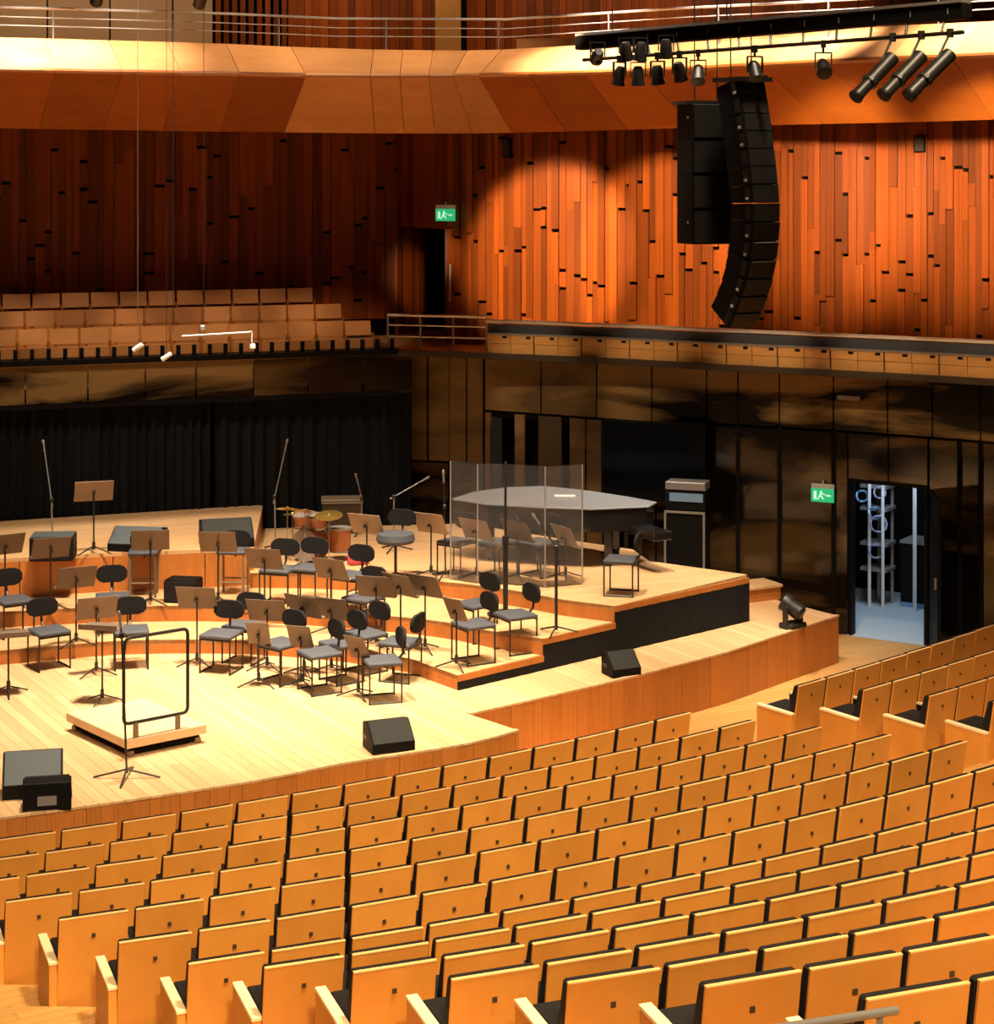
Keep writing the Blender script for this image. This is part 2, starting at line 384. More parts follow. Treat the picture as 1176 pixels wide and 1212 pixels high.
# ---- choir terrace, right balcony, walls -------------------------------
LA, LB, LC = Vector((-8.9, 28.45)), Vector((-1.55, 31.05)), Vector((-.17, 30.6))
led_r = smoothline([LC, Vector((1.72, 29.75)), Vector((3.49, 28.72)), Vector((5.2, 27.8)), Vector((6.85, 26.8)), Vector((9.2, 25.2))], 4)
TT = (LB-LA).normalized(); TN = Vector((-TT.y, TT.x))
WL0, WL1 = Vector((-9.6, 31.1)), Vector((-1.74, 33.9))
WR = [Vector(((px-CX)/F*d, d)) for px, d in ((530, 32.3), (700, 31.5), (868, 30.5), (1030, 29.6), (1176, 28.7), (1330, 27.6))]
RV, DR = Vector(((505-CX)/F*35.2, 35.2)), Vector(((530.5-CX)/F*35.2, 35.2))
struct('balcony_floor', MB().prism([LB, LC]+led_r[1:]+[Vector((10.5, 27))]+[p+Vector((.05, .1)) for p in WR[::-1]]+[Vector((-.8, 36)), Vector((-1.9, 36)), WL1+Vector((-.6, .3))], 3.22, 3.3), 'hall_boards')
zr = (3.05, 3.27, 3.49)
for k in range(3):
    o0, o1 = 0.16+.85*k, .16+.85*(k+1)+(0 if k < 2 else .6)
    ex = (-1.75, -2.05, -2.4)[k]
    mb = MB(); a = LA+TN*o0-TT*1.5; b = LB+TN*o0-TT*(.25+.15*k)
    struct('terrace_floor', MB().prism([a, b, b+TN*(o1-o0), a+TN*(o1-o0)], 2.88, zr[k]), 'hall_boards')
# ledge and band under the choir
lw = sroot('wall_rear')
mk('ledge', MB().slab(LA-TT, LB, 3.24, 3.32, .4), 'black_paint', lw)
seam = [-60, 30, 104, 172, 232, 300, 365, 430, 487]
def at_px(A, B, px):
    k = (px-CX)/F; d = B-A; s = (k*A.y-A.x)/(d.x-k*d.y); return A+d*s
BA, BB = LA+TN*.06, LB+TN*.06
for a, b in zip(seam, seam[1:]):
    board('panel', lw, at_px(BA, BB, a+1), at_px(BA, BB, b-1), 2.66, 3.22, 0, .04, 'painted_reflection_panel' if a < 240 else 'lacquer_reflection_panel')
mk('pelmet', MB().slab(LA+TN*.05-TT, LB+TN*.05, 2.58, 2.65, .15), 'black_paint', lw)
mk('backing', MB().slab(LA+TN*.42-TT*2, LB+TN*.42+TT*.1, -.65, 2.75, .06), 'black_gap', lw)
def curtain(label, pa, pb, n):
    A, B = at_px(LA+TN*.24, LB+TN*.24, pa), at_px(LA+TN*.24, LB+TN*.24, pb); t = (B-A); l = t.length; t.normalize(); nn = Vector((-t.y, t.x))
    vs = []; N = n*8; zs = (-.02, .9, 1.8, 2.63)
    ph = [random.uniform(.6, 1.3) for _ in range(n+1)]
    for zi, z in enumerate(zs):
        for k in range(N+1):
            u = k/N; am = .045*ph[k//8]*(1.25-.16*zi); o = am*math.sin(2*math.pi*k/8)+.02*math.sin(k*.37+zi)
            p = A+t*(l*u)+nn*o; vs.append((p.x, p.y, z))
    fs = [(r*(N+1)+k, r*(N+1)+k+1, (r+1)*(N+1)+k+1, (r+1)*(N+1)+k) for r in range(3) for k in range(N)]
    c = thing('stage_curtain', label, 'curtain', (0, 0, 0)); mk('cloth', MB().add(vs, fs), 'curtain_cloth', c, smooth=True)
    mk('curtain_track', MB().slab(A-nn*.06, B-nn*.06, 2.60, 2.66, .05), 'black_metal', c)
curtain('black pleated stage curtain behind the tallest riser', -40, 249, 26)
curtain('black stage curtain with shallow folds, behind the drum kit', 254, 486, 16)
# rear right wall: lacquered panels
def wp(px, d): return Vector(((px-CX)/F*d, d))
wr = sroot('wall_right')
W = [wp(486, 31.75), wp(572, 31.35), wp(836, 29.45), wp(1003, 28.55), wp(1098, 27.9), wp(1215, 27.1), wp(1330, 26.2), wp(1490, 24.9)]
def on_w(px):
    for a, b in zip(W, W[1:]):
        if px <= CX+F*b.x/b.y+.01 or b is W[-1]: return at_px(a, b, px)
def pan(a, b, z0, z1, mat, proud=0, th=.05): return board('panel', wr, on_w(a), on_w(b), z0, z1, proud, th, mat)
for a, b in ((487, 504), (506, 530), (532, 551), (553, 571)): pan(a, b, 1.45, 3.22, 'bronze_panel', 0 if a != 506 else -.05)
for a, b in zip((573, 640, 706, 771, 836), (640, 706, 771, 836, 873)): pan(a+1, b-1, 2.32 if a < 836 else 2.36, 3.22, 'bronze_panel' if a < 700 else 'painted_reflection_panel')
for a, b in zip((873, 922, 986, 1050, 1103, 1160, 1220, 1300, 1390), (922, 986, 1050, 1103, 1160, 1220, 1300, 1390, 1480)): pan(a+1, b-1, 2.36, 3.22, 'painted_reflection_panel')
for a, b in ((487, 530), (532, 571)): pan(a, b, FL, 1.42, 'lacquer_reflection_panel')
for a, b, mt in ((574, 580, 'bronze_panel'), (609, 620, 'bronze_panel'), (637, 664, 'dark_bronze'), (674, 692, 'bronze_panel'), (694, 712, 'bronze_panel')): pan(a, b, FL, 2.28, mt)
for a, b in zip((714, 776, 836, 873, 922, 986), (776, 836, 873, 922, 986, 1003)): pan(a+1, b-1, FL, 2.32, 'lacquer_reflection_panel')
pan(1004, 1050, 1.66, 2.32, 'lacquer_reflection_panel'); pan(1052, 1097, 1.66, 2.32, 'lacquer_reflection_panel')
for a, b in zip((1098, 1135, 1160, 1200, 1300, 1390), (1135, 1160, 1200, 1300, 1390, 1480)): pan(a+2, b-2, FL, 2.32, 'lacquer_reflection_panel')
for px in (873, 922, 986, 1135, 1160):
    p = on_w(px); mk('joint', MB().box((p.x, p.y-.01, .85), (.06, .05, 2.98)), 'black_paint', wr)
mb = MB()
for a, b, z0, z1 in ((480, 572, FL, 3.2), (572, 836, 2.2, 3.2), (692, 836, FL, 2.3), (836, 1003, FL, 3.2), (1003, 1098, 1.64, 3.2), (1098, 1325, FL, 3.2), (1335, 1480, FL, 3.2)):
    A, B = on_w(a), on_w(b); t = (B-A).normalized(); nn = Vector((-t.y, t.x))*.06; mb.slab(A+nn, B+nn, z0, z1, .12)
mk('backing', mb, 'black_gap', wr)
A, B = on_w(572), on_w(700); mk('alcove_backing', MB().slab(A+Vector((.3, .8)), B+Vector((.3, .8)), FL, 2.4, .1), 'black_gap', wr)
# door to the backstage corridor
dr = sroot('door_1')
A, B = on_w(1004), on_w(1097); t = (B-A).normalized(); nn = Vector((-t.y, t.x))
for p in (A, B-t*.05): mk('jamb', MB().slab(p, p+t*.05, FL, 1.66, .14), 'black_paint', dr)
mk('door_head', MB().slab(A, B, 1.60, 1.66, .14), 'black_paint', dr)
lf = mk('door_leaf', MB().slab(Vector((6.19, 27.86)), Vector((6.105, 26.95)), FL+.02, 1.6, .05), 'black_paint', dr)
mk('door_handle', MB().box((6.10, 27.05, .42), (.03, .03, .16)), 'dull_steel', lf)
bk = sroot('wall_backstage')
q0, q1 = A+nn*.13-t*1.7, B+nn*.13+t*1.2
mk('floor', MB().prism([A-nn*.02, B-nn*.02, q1, q1+nn*3.0, q0+nn*3.0, q0], FL-.1, FL+.006), 'cold_floor', bk)
mk('rear_face', MB().slab(q0+nn*3, q1+nn*3, FL, 3.0, .1), 'black_gap', bk)
for p in (q0, q1): mk('side_face', MB().slab(p, p+nn*3, FL, 3.0, .1), 'black_gap', bk)
l = bpy.data.lights.new('corridor_lamp', 'AREA'); l.energy = 60; l.size = .8; l.color = (.62, .80, 1)
o = bpy.data.objects.new('corridor_lamp', l); COL.objects.link(o); c = (A+B)/2+nn*1.0-t*.3; o.location = (c.x, c.y, 2.5)

# timber plank walls
def plank_wall(root, pts, z0, z1, mat, wr_, segs, holes=()):
    L = plen(pts); s = 0
    while s < L-.02:
        b = min(L, s+random.uniform(*wr_)); a_, b_ = poly_at(pts, s+.002), poly_at(pts, b-.002); z = z0
        cuts = sorted(random.uniform(z0+.25, z1-.25) for _ in range(random.choice(segs)))
        zz = [z0]+[c for k, c in enumerate(cuts) if k == 0 or c-cuts[k-1] > .25]+[z1]
        for k in range(len(zz)-1):
            gap = random.choice((.004, .05, .055)) if k else 0
            board('plank', root, a_, b_, zz[k]+gap, zz[k+1], random.choice((0, .015, .035, .075)), .09, mat)
        s = b
wt = sroot('wall_timber_right')
plank_wall(wt, WR, 3.3, 6.95, 'red_plank', (.08, .14), (1, 2, 2, 3))
mk('backing', MB().prism([p+Vector((.02, .085)) for p in WR]+[p+Vector((.1, .25)) for p in WR[::-1]], 3.3, 6.95), 'black_gap', wt)
wl = sroot('wall_timber_left')
plank_wall(wl, [WL0, WL1], 3.6, 6.95, 'red_plank', (.10, .18), (1, 1, 2))
mk('backing', MB().slab(WL0+Vector((-.02, .065)), WL1+Vector((-.02, .065)), 3.3, 6.95, .15), 'black_gap', wl)
# doorway through the timber wall
d2 = sroot('door_2')
for k in range(9):
    a, b = WL1+(RV-WL1)*k/9, WL1+(RV-WL1)*(k+.97)/9; board('plank', d2, a, b, 3.3, 5.2, random.uniform(0, .02), .06, 'red_plank')
a, b = WL1, WR[0]
for k in range(9): board('plank', d2, a+(b-a)*k/9, a+(b-a)*(k+.98)/9, 5.2, 6.95, random.uniform(0, .02), .3, 'red_plank')
lf = mk('door_leaf', MB().slab(RV, DR+Vector((.2, 0)), 3.3, 5.3, .05), 'black_paint', d2)
for k in range(14):
    a = WR[0]+(DR+Vector((.02, 0))-WR[0])*k/14; b = WR[0]+(DR+Vector((.02, 0))-WR[0])*(k+.97)/14; board('plank', d2, a, b, 3.3, 5.2, 0, .05, 'red_plank')
h = D(532.5, 335, 32.2); mk('door_handle', MB().box((h.x, h.y-.02, h.z), (.035, .03, .62)), 'steel', d2, bevel=.006)
# upper balcony front: two facets of wide veneered panels
ub = sroot('wall_balcony')
interp = lambda tab, x: next((y0+(y1-y0)*(x-x0)/(x1-x0) for (x0, y0), (x1, y1) in zip(tab, tab[1:]) if x <= x1 or (x1, y1) == tab[-1]), tab[0][1])
RID = ((-100, 80.5), (0, 82), (200, 86), (400, 89.5), (540, 89.5), (650, 87), (780, 83), (837, 80), (1014, 71), (1176, 65), (1300, 60))
BOT = ((-100, 150), (0, 152), (200, 155), (450, 158), (560, 158), (700, 155), (912, 148), (1082, 144.5), (1176, 141.5), (1300, 137))
TOP = ((-100, 43), (0, 44), (120, 47.5), (250, 51), (400, 58), (540, 60), (620, 58), (840, 42), (1000, 33), (1176, 25), (1300, 20))
ZR = 7.62
def rid(px): y = interp(RID, px); d = (ZR-EYE)*F/(HY-y); return Vector(((px-CX)/F*d, d))
SE = [-90, -10, 66, 145, 214, 284, 362, 438, 473, 507, 536, 567, 625, 690, 760, 830, 900, 975, 1050, 1125, 1200, 1290, 1370]
def rn(px): t = (rid(px+40)-rid(px-40)).normalized(); return Vector((-t.y, t.x))
def lift(p, tab): px = CX+F*p.x/p.y; return Vector((p.x, p.y, EYE+(HY-interp(tab, px))*p.y/F))
def facet(name, tab, off, a, b, mat):
    ra, rb = rid(a+.35), rid(b-.35); qa, qb = lift(ra+rn(a)*off, tab), lift(rb+rn(b)*off, tab)
    R = [Vector((ra.x, ra.y, ZR)), Vector((rb.x, rb.y, ZR)), qb, qa]
    n = (R[1]-R[0]).cross(R[3]-R[0]).normalized()*.04
    if n.y < 0: n = -n
    me = MB().add([*R, *[r+n for r in R]], [(0, 1, 2, 3), (4, 5, 6, 7), (0, 1, 5, 4), (1, 2, 6, 5), (2, 3, 7, 6), (3, 0, 4, 7)])
    return mk(name, me, mat, ub)
for a, b in zip(SE, SE[1:]):
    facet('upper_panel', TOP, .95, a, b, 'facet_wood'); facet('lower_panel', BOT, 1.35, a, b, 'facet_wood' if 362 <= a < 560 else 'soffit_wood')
# the balcony's own deck, rear wall and rails
rail_o = 1.2
mb = MB(); pts = [rid(p)+rn(p)*.97 for p in SE]
zt = [lift(p, TOP).z-.02 for p in pts]
vs = []; 
for p, q_, z in zip(pts, [rid(p)+rn(p)*4.6 for p in SE], zt): vs += [(p.x, p.y, z), (q_.x, q_.y, z)]
mb.add(vs, [(2*k, 2*k+1, 2*k+3, 2*k+2) for k in range(len(pts)-1)]); struct('balcony_floor', mb, 'hall_boards')
uw = sroot('wall_upper')
def upx(px, d=33.4): return Vector(((px-CX)/F*d, d))
for a, b in zip((-90, -20, 56, 130, 204), (-20, 56, 130, 204, 252)): board('panel', uw, upx(a+1), upx(b-1), 8.0, 10.2, 0, .05, 'beige_panel')
for k in range(9): a = 253+k*9.8; board('slat', uw, upx(a+2, 34.2), upx(a+8, 34.2), 8.0, 10.2, 0, .05, 'red_plank')
mk('backing', MB().slab(upx(-100, 34.5), upx(1400, 34.5), 7.8, 10.2, .1), 'black_gap', uw)
x = 341
while x < 1330:
    b = x+random.uniform(7, 12)
    if not 514 < x < 546: board('plank', uw, upx(x+.2, 34.0), upx(b-.2, 34.0), 8.0, 10.2, random.choice((0, .02, .04)), .06, 'red_plank')
    x = b
board('pillar', uw, upx(515, 32.6), upx(545, 32.6), 7.9, 10.2, 0, .4, 'pillar_wood')
bx = thing('wooden_bench', 'pale wooden bench end standing behind the upper balcony rim', 'bench', (0, 0, 0)); p0, p1 = upx(611, 31.2), upx(684, 31.0)
mk('panel', MB().slab(p0, p1, 8.0, 8.26, .05), 'choir_ply', bx); mk('top', MB().slab(p0, p1, 8.26, 8.29, .3), 'choir_ply', bx)
ur = thing('balcony_rail', 'thin steel guard rail along the rim of the upper balcony', 'rail', (0, 0, 0))
RAIL = ((-80, 5), (0, 8.5), (250, 15.5), (400, 22), (600, 23), (800, 10), (960, 2), (1100, -6), (1200, -12))
for dy, r in ((0, .02), (11, .008), (21, .008)):
    pts = []
    for px in range(-80, 1201, 40):
        p = rid(px)+rn(px)*1.3; pts.append(D(px, min(interp(RAIL, px)+dy, interp(TOP, px)-2), p.y))
    mk('rail', MB().path(pts, r, 6), 'steel', ur)
for px in (-40, 63, 205, 330, 457, 590, 720, 850, 980, 1110):
    p = rid(px)+rn(px)*1.3; a = D(px, interp(RAIL, px), p.y); mk('post', MB().tube((a.x, a.y, a.z), (a.x, a.y, a.z-.75), .014, 6), 'dull_steel', ur)

# ---- right balcony parapet: boards, dark cap, rail
pr = sroot('wall_parapet')
led = led_r; L = plen(led); s = .02; pitch = .40; k = 0
mb = MB()
for a, b in [(LB, LC)]+list(zip(led, led[1:])): t = (b-a).normalized(); n_ = Vector((t.y, -t.x)); mb.slab(a+n_*.10, b+n_*.10, 3.22, 3.31, .14)
mk('ledge', mb, 'dark_bronze', pr)
while s+pitch < L:
    g = .018 if k % 2 else .006
    a, b = poly_at(led, s+.004), poly_at(led, s+pitch-g)
    board('parapet_board', pr, a, b, 3.31, 3.46, .0, .03, 'parapet_wood'); board('parapet_board', pr, a, b, 3.465, 3.60, .012, .03, 'parapet_wood')
    p = poly_at(led, s+.30); t = (b-a).normalized(); mk('slot', MB().box((0, 0, 0), (.07, .02, .035)), 'black_gap', pr).matrix_world = Matrix.Translation((p.x+t.y*.016, p.y-t.x*.016, 3.565)) @ Matrix.Rotation(math.atan2(t.y, t.x), 4, 'Z')
    s += pitch; k += 1
mb = MB(); mc = MB(); mg = MB()
for a, b in zip(led, led[1:]):
    t = (b-a).normalized(); n_ = Vector((-t.y, t.x)); mb.slab(a+n_*.05, b+n_*.05, 3.2, 3.60, .06); mc.slab(a-n_*.03, b-n_*.03, 3.60, 3.625, .14); mg.slab(a+n_*.06, b+n_*.06, 3.625, 3.76, .05)
mk('parapet_core', mb, 'black_gap', pr); mk('cap', mc, 'dull_steel', pr); mk('upstand', mg, 'grey_fabric', pr)
rr = thing('guard_rail', 'steel guard rail on the parapet of the timber-walled side balcony', 'rail', (0, 0, 0))
pts = [Vector((p.x, p.y+.1, 3.80)) for p in led]; mk('top_rail', MB().path(pts, .030, 8), 'steel', rr)
s = .3
while s < L: p = poly_at(led, s); mk('post', MB().tube((p.x, p.y+.1, 3.62), (p.x, p.y+.1, 3.80), .014, 6), 'dull_steel', rr); s += .8
rp = thing('guard_rail', 'three-bar steel guard rail crossing before the dark timber doorway', 'rail', (0, 0, 0))
a, b = LB+Vector((-.2, .12)), LC+Vector((0, .12))
for z, r in ((3.86, .024), (3.70, .013), (3.52, .013)): mk('bar', MB().tube((a.x, a.y, z), (b.x, b.y, z), r, 6), 'steel', rp)
for k in range(4): p = a+(b-a)*k/3; mk('post', MB().tube((p.x, p.y, 3.3), (p.x, p.y, 3.86), .016, 6), 'dull_steel', rp)
# choir front: short dark posts
tr = thing('terrace_balustrade', 'row of short dark posts on the ledge before the choir seats', 'balustrade', (0, 0, 0))
s = .1; Lc = (LB-LA).length
while s < Lc-.1:
    p = LA+TT*s+TN*.1; obj('post', unit('black_paint'), tr, (p.x, p.y, 3.40), (0, 0, math.atan2(TT.y, TT.x)), (.06, .05, .17)); s += .245

# ================================================================== AUDITORIUM SEATS
def seat_meshes():
    W_, T = .505, .028
    rec = lambda z: .055-.13*z/.8                       # reclined back: y of the rear face at height z
    d = {}
    d['back_panel'] = MB().xprism([(rec(.06), .06), (rec(.8), .8), (rec(.8)+T-.008, .8), (rec(.06)+T-.008, .06)], -W_/2, W_/2).mesh('back_panel', 'seat_ply', bevel=.003)
    d['top_edge'] = MB().xprism([(rec(.8)-.001, .792), (rec(.8)-.001, .803), (rec(.8)+T-.006, .803), (rec(.8)+T-.006, .792)], -W_/2, W_/2).mesh('top_edge', 'seat_edge', bevel=.002)
    d['back_cushion'] = MB().xprism([(rec(.36)+T, .36), (rec(.79)+T, .798), (rec(.79)+T+.06, .795), (rec(.5)+T+.10, .5), (rec(.36)+T+.08, .36)], -W_/2+.004, W_/2-.004).mesh('back_cushion', 'black_fabric', bevel=.012)
    d['seat_cushion'] = MB().box((0, .32, .40), (.47, .42, .11)).mesh('seat_cushion', 'black_fabric', bevel=.02)
    d['armrest'] = MB().box((0, .31, .26), (.04, .34, .50)).box((0, .31, .52), (.046, .36, .02), mat=1).mesh('armrest', ['black_paint', 'pale_edge'], bevel=.004)
    d['end_panel'] = MB().xprism([(.0, .0), (.0, .455), (.50, .475), (.52, .46), (.52, .0)], -.03, .03).mesh('end_panel', 'seat_ply', bevel=.003)
    d['end_cap'] = MB().xprism([(-.005, .45), (-.005, .475), (.52, .495), (.525, .47)], -.034, .034).mesh('end_cap', 'pale_edge', bevel=.003)
    d['number_plate'] = MB().box((0, rec(.65)-.003, .65), (.028, .006, .028)).mesh('number_plate', 'dark_bronze')
    return d
SM = seat_meshes()
def seat(loc, rz, label, group, first=False, last=False):
    r = thing('auditorium_seat', label, 'seat', loc, rz, group)
    for n in ('back_panel', 'back_cushion', 'seat_cushion', 'number_plate'): obj(n, SM[n], r)
    o = obj('top_edge', SM['top_edge'], r)
    hw = .284
    if first:
        obj('end_panel', SM['end_panel'], r, (-hw, 0, 0)); obj('end_cap', SM['end_cap'], r, (-hw, 0, 0))
    else: obj('armrest', SM['armrest'], r, (-hw, 0, 0))
    if last:
        obj('end_panel', SM['end_panel'], r, (hw, 0, 0)); obj('end_cap', SM['end_cap'], r, (hw, 0, 0))
    return r
ORD = 'first second third fourth fifth sixth seventh eighth ninth tenth eleventh twelfth thirteenth fourteenth fifteenth sixteenth'.split()
ROWN = ORD
NS = 16
for i in range(1, ROWS+1):
    for k in range(NS):
        t = (k+.5)/NS; p = row_pt(i, t); px = CX+F*p.x/p.y
        ytop = HY+F*(EYE-ztop[i])/p.y
        if px < -45 or px > 1225 or ytop > 1240: continue
        tg = row_tan(i, t); nn = Vector((-tg.y, tg.x))
        q_ = p+nn*.075
        if i >= 4: lab = f'wooden seat, {ROWN[i-1]} row from the stage, {ORD[k]} from the aisle stairs'
        else: lab = f'wooden seat, {ROWN[i-1]} row from the stage, {ORD[NS-1-k]} from the far aisle end'
        seat((q_.x, q_.y, ztop[i]-HT), math.atan2(tg.y, tg.x)+random.uniform(-.012, .012), lab, f'seats of the {ROWN[i-1]} row in the main block', k == 0, k == NS-1)
for j, (px, py, n) in enumerate(((944, 813, 9), (1021, 818, 7), (1099, 825, 4), (1175, 832, 1))):
    z = ztop[j+1]; p = V2(P(px, py, z)); a = math.radians((42.5, 41.5, 41, 40)[j])
    for k in range(n):
        tg = Vector((math.cos(a+.006*k), math.sin(a+.006*k))); c = p+tg*(.28+.555*k)+Vector((-tg.y, tg.x))*.075
        seat((c.x, c.y, z-HT), math.atan2(tg.y, tg.x), f'wooden seat of the side block by the open door, {ORD[j]} row, {ORD[k]} from the aisle', 'seats of the side block by the open door', k == 0)
# choir seats face the hall
cm = {'seat_back': MB().xprism([(.0, .455), (-.045, .69), (-.02, .69), (.03, .455)], -.215, .215).mesh('seat_back', 'choir_ply', bevel=.004),
      'folded_seat': MB().xprism([(.09, .06), (.11, .425), (.145, .425), (.13, .06)], -.21, .21).mesh('folded_seat', 'choir_ply', bevel=.006),
      'side_panel': MB().box((0, .04, .25), (.02, .16, .5)).mesh('side_panel', 'fascia_wood')}
for j, (px, o, z) in enumerate(((440, .62, zr[0]), (405, 1.48, zr[1]), (371, 2.34, zr[2]))):
    e = at_px(LA+TN*o, LB+TN*o, px); s = 0; k = 0
    while True:
        c = e-TT*(.235+.468*k)
        if CX+F*c.x/c.y < -30: break
        r = thing('choir_seat', f'small wooden choir seat above the black curtain, {("front", "middle", "back")[j]} row, {("%s" % (ORD+["seventeenth", "eighteenth"])[k])} from the doorway', 'seat', (c.x, c.y, z), math.atan2(TT.y, TT.x)+math.pi, f'choir seats of the {("front", "middle", "back")[j]} row')
        obj('seat_back', cm['seat_back'], r); obj('folded_seat', cm['folded_seat'], r)
        for x in (-.228, .228): obj('side_panel', cm['side_panel'], r, (x, 0, 0))
        k += 1
hr = thing('handrail', 'steel handrail beside the stairs at the bottom edge of the picture', 'handrail', (0, 0, 0))
a, b = D(1060, 1196, 7.75), D(890, 1222, 7.2)
mk('rail', MB().path([a, a+(b-a)*.5, b], .018, 10), 'dull_steel', hr, smooth=True)
p = a+(b-a)*.12; mk('post', MB().tube(p, (p.x, p.y, 1.9), .014, 8), 'dull_steel', hr)

# ================================================================== ORCHESTRA FURNITURE
POD = P(165, 850, 0)
def rbox(sz, c, bev, mat, seg=2): return MB().box(c, sz).mesh('pad', mat, bevel=bev, seg=seg, smooth=True)
CH = {'seat': MB().box((0, 0, .455), (.43, .42, .055)).mesh('seat', 'grey_fabric', bevel=.025, seg=3, smooth=True)}
def back_mesh():
    mb = MB(); n = 8; vs = []
    for z, ww in ((.60, .105), (.625, .165), (.67, .20), (.75, .20), (.795, .165), (.82, .105)):
        for k in range(n+1):
            x = -ww+2*ww*k/n; vs.append((x, -.22+.25*x*x*2-.04*(z-.6), z))
    for z, ww in ((.60, .105), (.625, .165), (.67, .20), (.75, .20), (.795, .165), (.82, .105)):
        for k in range(n+1):
            x = -ww+2*ww*k/n; vs.append((x, -.26+.25*x*x*2-.04*(z-.6), z))
    N = n+1; o = 6*N; fs = []
    for r in range(5):
        for k in range(n): fs += [(r*N+k, r*N+k+1, (r+1)*N+k+1, (r+1)*N+k), (o+r*N+k, o+(r+1)*N+k, o+(r+1)*N+k+1, o+r*N+k+1)]
        fs += [(r*N, (r+1)*N, o+(r+1)*N, o+r*N), (r*N+n, o+r*N+n, o+(r+1)*N+n, (r+1)*N+n)]
    for k in range(n): fs += [(k, o+k, o+k+1, k+1), (5*N+k, 5*N+k+1, o+5*N+k+1, o+5*N+k)]
    return mb.add(vs, fs).mesh('backrest', 'black_fabric', smooth=True)
CH['backrest'] = back_mesh()
CH['back_support'] = MB().path([(0, -.17, .44), (0, -.25, .52), (0, -.265, .74)], .016, 6).mesh('back_support', 'black_metal')
CH['leg'] = MB().tube((0, 0, 0), (0, 0, .435), .011, 6).mesh('leg', 'black_metal')
CH['floor_bar'] = MB().tube((0, -.2, .012), (0, .2, .012), .011, 6).mesh('floor_bar', 'black_metal')
CH['cross_bar'] = MB().tube((-.21, 0, .42), (.21, 0, .42), .011, 6).mesh('cross_bar', 'black_metal')
ST = {'seat': MB().box((0, 0, .60), (.40, .36, .05)).mesh('seat', 'grey_fabric', bevel=.022, seg=3, smooth=True),
      'leg': MB().tube((0, 0, 0), (0, 0, .58), .017, 6).mesh('leg', 'brown_metal'), 'stretcher': MB().tube((-.17, 0, .2), (.17, 0, .2), .011, 6).mesh('stretcher', 'brown_metal')}
def towards(p, q=POD): return face(q.x-p.x, q.y-p.y)
def chair(px, py, z, label, rz=None, group='orchestra chairs on the stage'):
    p = P(px, py, z); rz = towards(p) if rz is None else rz
    r = thing('orchestra_chair', label, 'chair', p, rz, group)
    for n in ('seat', 'backrest', 'back_support'): obj(n, CH[n], r)
    for x in (-.2, .2):
        obj('floor_bar', CH['floor_bar'], r, (x, 0, 0))
        for y in (-.19, .19): obj('leg', CH['leg'], r, (x, y, 0))
    for y in (-.19, .19): obj('cross_bar', CH['cross_bar'], r, (0, y, 0))
    return r
def stool(px, py, z, label, rz):
    p = P(px, py, z); r = thing('high_stool', label, 'stool', p, rz, 'high stools before the tallest riser')
    obj('seat', ST['seat'], r); obj('backrest', CH['backrest'], r, (0, .04, .02)); obj('back_support', CH['back_support'], r, (0, .04, .06))
    for x in (-.17, .17):
        for y in (-.15, .15): obj('leg', ST['leg'], r, (x, y, 0))
    for y in (-.15, .15): obj('stretcher', ST['stretcher'], r, (0, y, 0))
def desk_mesh(mat):
    t = math.radians(62); R_ = Matrix.Rotation(-(math.pi/2-t), 3, 'X')
    mb = MB().box((0, 0, 0), (.50, .008, .33), R_)
    lip = R_ @ Vector((0, -.03, -.163)); mb.box(lip, (.50, .06, .008), R_)
    return mb.mesh('desk', mat, bevel=.002)
DK = {m: desk_mesh(m) for m in ('stand_desk', 'pale_desk')}
KN = MB().tube((0, .012, 0), (0, .05, -.01), .022, 8).mesh('tilt_knob', 'black_metal')
FOOT = MB(); 
for k in range(3):
    a = 2*math.pi*k/3+.5; FOOT.tube((0, 0, .10), (.26*math.cos(a), .26*math.sin(a), .008), .009, 6)
FOOT = FOOT.mesh('tripod_foot', 'black_metal')
PO = MB().tube((0, 0, 0), (0, 0, 1), .011, 8).mesh('pole', 'black_metal'); HU = MB().tube((0, 0, .06), (0, 0, .16), .022, 8).mesh('hub', 'black_metal')
def stand(dpx, dpy, px, py, z, label, yaw=0, mat='stand_desk', group='music stands on the stage', w=1):
    """a music stand: desk facing its player, away from the conductor"""
    p = P(px, py, z); h = max(.5, (py-dpy)*p.y/F)
    r = thing('music_stand', label, 'music stand', p, towards(p)+yaw, group)
    # desk leans so its printed side looks away from the conductor (local -Y)
    obj('desk', DK[mat], r, (0, .02, h), scale=(w, 1, 1)); obj('tilt_knob', KN, r, (0, .02, h-.02))
    obj('pole', PO, r, (0, 0, .08), scale=(1, 1, h-.10)); obj('hub', HU, r); obj('tripod_foot', FOOT, r); return r
